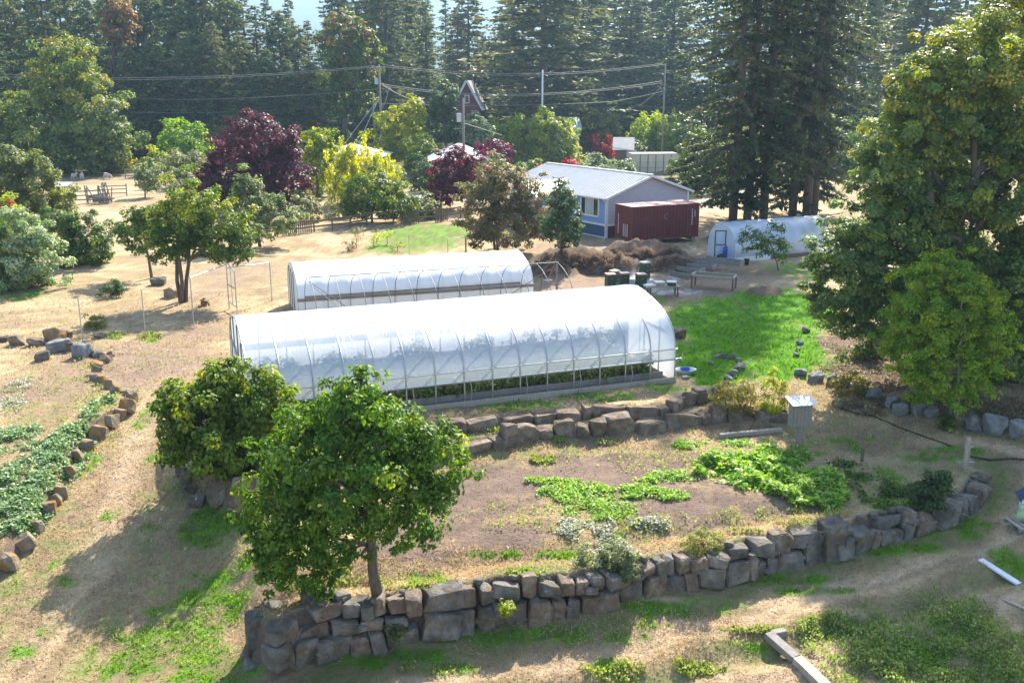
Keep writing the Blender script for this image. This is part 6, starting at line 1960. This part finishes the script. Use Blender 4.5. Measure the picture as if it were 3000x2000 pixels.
for x, mt, lb in ((-.25, "lime_toy", "pale green toy figure in front of the toy house"), (.12, "blue_plastic", "blue toy ball in front of the toy house")):
    if mt not in M: surf(mt, (.45, .60, .30), .5)
    q = G(3000, 1522); rows = [[(rr_ * math.cos(t), rr_ * math.sin(t), z) for t in np.linspace(0, 2 * math.pi, 13)] for rr_, z in [(0, 0), (.13, .02), (.16, .15), (.14, .3), (.08, .38), (.11, .46), (.08, .56), (0, .6)]]
    o = MB().grid(rows).build("toy", M[mt], None, smooth=True); o.location = (q[0] + x, q[1] - .25, q[2] + .05); tag(o, lb, "toy")
# ------------------------------------------------------------------ low growth
def cover(name, label, blobs, pal, n, leaf, hgt, seed, kind="stuff", aspect=.7, upright=.0, mat="leaf", lo=.36, hi=.60):
    rng = np.random.default_rng(seed)
    X, Y = [], []
    for px, py, rx, ry, w in blobs:
        c = G(px, py); ex = G(px + rx, py); ey = G(px, py - ry)
        r1, r2 = abs(ex[0] - c[0]), abs(ey[1] - c[1])
        k = int(n * w)
        t = rng.uniform(0, 2 * math.pi, k); q = rng.random(k) ** .55 * (1 + .35 * (vnoise(np.cos(t) * 3 + 9, np.sin(t) * 3, seed) - .5))
        X.append(c[0] + np.cos(t) * q * r1); Y.append(c[1] + np.sin(t) * q * r2)
    X, Y = np.concatenate(X), np.concatenate(Y)
    dens = fbm(X * 1.7, Y * 1.7, seed, 3)
    keep = dens > rng.uniform(lo, hi, len(X))
    X, Y, dens = X[keep], Y[keep], dens[keep]
    Z = height(X, Y) + rng.random(len(X)) ** .7 * hgt * sstep(.3, .7, dens) * 1.3 + .01
    m = len(X)
    nr = unit(np.array([0, 0, 1.0]) + rng.normal(size=(m, 3)) * .5) if not upright else unit(rng.normal(size=(m, 3)) * np.array([1, 1, .3]))
    ax = rng.normal(size=(m, 3)) + np.array([0, 0, 2.2 * upright])
    ln = leaf * rng.uniform(.6, 1.35, m)
    v, f, k = cards(np.stack([X, Y, Z], 1), nr, ax, ln, ln * aspect * rng.uniform(.7, 1.2, m))
    o = link_mesh(name, np_mesh(name, v, f, M[mat], False, np.repeat(pick(pal, m, rng), k, 0)))
    tag(o, label, kind=kind)
    return o


PAL["squash"] = [(.24, .38, .03), (.32, .45, .05), (.16, .28, .03), (.40, .47, .10), (.42, .42, .14)]
PAL["weed"] = [(.17, .29, .05), (.22, .33, .08), (.12, .21, .04), (.28, .34, .13), (.30, .30, .16)]
PAL["twig"] = [(.20, .14, .10), (.15, .105, .078), (.25, .18, .13), (.11, .08, .06)]
PAL["straw"] = [(.52, .42, .27), (.42, .32, .19), (.30, .22, .13), (.58, .48, .33)]
PAL["whiteish"] = [(.42, .44, .36), (.30, .33, .24), (.50, .50, .42), (.16, .20, .10)]
cover("squash_leaves", "bright lime squash plants sprawling over the garden bed", [(2230, 1390, 170, 50, 1), (2350, 1430, 130, 45, .8), (2130, 1370, 90, 30, .4), (2270, 1350, 120, 22, .4)], "squash", 9000, .15, .26, 201, lo=.3, hi=.62)
cover("squash_leaves", "paler green seedlings in rows on the garden soil", [(1700, 1445, 130, 28, .6), (1850, 1440, 70, 20, .3), (1950, 1400, 100, 16, .3), (1620, 1410, 80, 10, .2), (1760, 1500, 110, 26, .4), (1960, 1450, 60, 18, .25), (2160, 1295, 110, 12, .35), (2010, 1305, 40, 10, .12)], "squash", 6500, .10, .10, 202, lo=.25, hi=.8)
cover("ivy_ground_cover", "grey-green ivy covering the left raised bed", [(90, 1400, 150, 130, 1), (190, 1300, 110, 50, .6), (60, 1500, 110, 60, .5), (240, 1260, 60, 20, .2), (290, 1195, 36, 26, .12), (30, 1290, 80, 40, .2)], "ivy", 17000, .12, .14, 203, lo=.32, hi=.66)
cover("pale_ground_cover", "whitish flowering ground cover before the garden wall", [(1720, 1545, 80, 28, .6), (1900, 1535, 60, 18, .4), (1800, 1620, 80, 30, .6), (1680, 1560, 50, 20, .2), (60, 1130, 40, 16, .15), (30, 1190, 50, 30, .2)], "whiteish", 4600, .09, .12, 204, lo=.28, hi=.75)
cover("weeds", "loose green weeds in the lower right bed", [(2580, 1870, 230, 80, 1), (2450, 1850, 130, 40, .4), (2720, 1930, 220, 90, .8), (2900, 1900, 180, 110, .9), (2600, 1970, 200, 60, .5), (2850, 1980, 180, 60, .5), (2780, 1790, 130, 50, .4)], "weed", 7500, .08, .17, 205, upright=.5, lo=.15, hi=1.0)
cover("weeds", "dark weeds in the shaded right end of the garden", [(2560, 1420, 90, 34, .6), (2620, 1470, 90, 30, .5), (2480, 1370, 50, 18, .3), (2700, 1460, 90, 26, .4)], "green", 3500, .11, .16, 206, lo=.25, hi=.75)
cover("weeds", "small grass-green weeds at the lower picture edge", [(1800, 1960, 110, 30, .2), (2050, 1970, 90, 26, .15), (1250, 1960, 90, 20, .1), (2250, 1850, 120, 12, .15), (1290, 1395, 40, 14, .2), (1590, 1350, 40, 12, .2), (340, 985, 45, 8, .15), (440, 990, 40, 12, .2), (1540, 1680, 60, 12, .2), (2090, 1610, 50, 14, .2)], "weed", 5000, .10, .08, 207, upright=.4, lo=.3, hi=.8)
cover("fallen_leaves", "dry brown leaf litter under the huge maple", [(2600, 1090, 190, 55, 1), (2760, 1180, 200, 45, .8), (2480, 1010, 80, 40, .4), (2900, 1200, 140, 50, .5), (2560, 1190, 130, 30, .4)], "brown", 6000, .09, .03, 208)
cover("rubble_weeds", "dry tangled stalks on the dirt mounds by the container", [(1700, 770, 110, 20, 1), (1880, 750, 110, 20, 1), (1780, 780, 70, 16, .5), (1960, 770, 80, 16, .5), (1600, 785, 60, 12, .4)], "twig", 11000, .20, .09, 209, upright=.25, aspect=.12, lo=.2, hi=.7)


cover("wall_weeds", "scattered weeds and dry stalks along the walls and terraces", [(1600, 1225, 260, 8, .5), (1900, 1210, 160, 8, .3), (1500, 1265, 160, 8, .3), (1300, 1735, 200, 14, .3), (1900, 1640, 200, 14, .3), (2300, 1570, 150, 12, .2), (1600, 1290, 250, 8, .3), (300, 1180, 110, 60, .4), (120, 1150, 160, 50, .4), (380, 1060, 160, 30, .2), (1000, 1710, 160, 30, .3), (1700, 1520, 350, 50, .6), (2300, 1520, 200, 30, .4), (1900, 1350, 300, 40, .3)], "weed", 5000, .085, .1, 211, upright=.4, lo=.35, hi=.85)
cover("dry_stalks", "dry straw stalks scattered over the lawns", [(300, 1500, 300, 300, 1), (700, 1850, 400, 120, .8), (1800, 1850, 500, 100, 1), (2500, 1250, 350, 80, .6), (300, 950, 400, 120, .6), (1300, 1650, 300, 60, .3)], "straw", 9000, .13, .03, 212, upright=.15, aspect=.10, lo=.2, hi=.9)


def grass():
    rng = np.random.default_rng(99)
    n = 120000
    px = rng.uniform(-60, 3060, n); py = 860 + (2060 - 860) * rng.random(n) ** .85
    d = np.stack([(px - 1500) / FOC, np.ones(n), -(py - 1000) / FOC], 1)
    dirs = d[:, 1:2] * _F + d[:, 0:1] * _R + d[:, 2:3] * _U
    zz = np.full(n, -1.0)
    for _ in range(4):
        t = (zz - CAM_H) / dirs[:, 2]
        q = np.array([0, 0, CAM_H]) + dirs * t[:, None]
        zz = height(q[:, 0], q[:, 1])
    X, Y = q[:, 0] + rng.normal(size=n) * .05, q[:, 1] + rng.normal(size=n) * .1
    Z = height(X, Y)
    c = ground_colour(X, Y)
    green = c[:, 1] - c[:, 0]
    soil = (np.abs(c - SOIL * 1.1).sum(1) < .16) | ((c.sum(1) < .40) & (green < 0))
    keep = ~(soil & (rng.random(n) < .8))
    # none inside the tunnels or under stones
    r = np.array([math.cos(YAW1), math.sin(YAW1)]); nn = np.array([-r[1], r[0]])
    lx = (X - A1[0]) * -r[0] + (Y - A1[1]) * -r[1]; ly = (X - A1[0]) * nn[0] + (Y - A1[1]) * nn[1]
    keep &= ~((lx > -.1) & (lx < L1 + .1) & (ly > -.1) & (ly < 2 * a1))
    df, _, _ = pline_dist(X, Y, WF); keep &= df > .45
    X, Y, Z, c, green = X[keep], Y[keep], Z[keep], c[keep], green[keep]
    m = len(X)
    ax = rng.normal(size=(m, 3)) * np.array([.8, .8, .2]) + np.array([0, 0, .75])
    nr = unit(rng.normal(size=(m, 3)) * np.array([1, 1, .35]))
    ln = rng.uniform(.05, .13, m) * (1 + .5 * (green > .02)) * np.clip(Y / 30, .8, 1.6)
    v, f, k = cards(np.stack([X, Y, Z - .01], 1), nr, ax, ln, ln * .28, fold=.05)
    col = c * rng.uniform(.75, 1.3, (m, 1))
    o = link_mesh("grass", np_mesh("grass", v, f, M["grass"], False, np.repeat(col, k, 0)))
    tag(o, "short dry and green grass on the lawns", kind="stuff")


grass()
# ------------------------------------------------------------------ haze
hm = bpy.data.materials.new("haze"); hm.use_nodes = True
hn = hm.node_tree
hn.nodes.remove(hn.nodes["Principled BSDF"])
pv = hn.nodes.new("ShaderNodeVolumePrincipled")
pv.inputs["Color"].default_value = (0.48, 0.72, 1.0, 1)
pv.inputs["Density"].default_value = 0.00027
pv.inputs["Anisotropy"].default_value = 0.45
hn.links.new(pv.outputs[0], hn.nodes["Material Output"].inputs["Volume"])
hb = MB().box((0, 2550, 290), (9400, 5500, 590)).build("haze", hm)
tag(hb, "pale blue summer haze over the valley", kind="stuff")
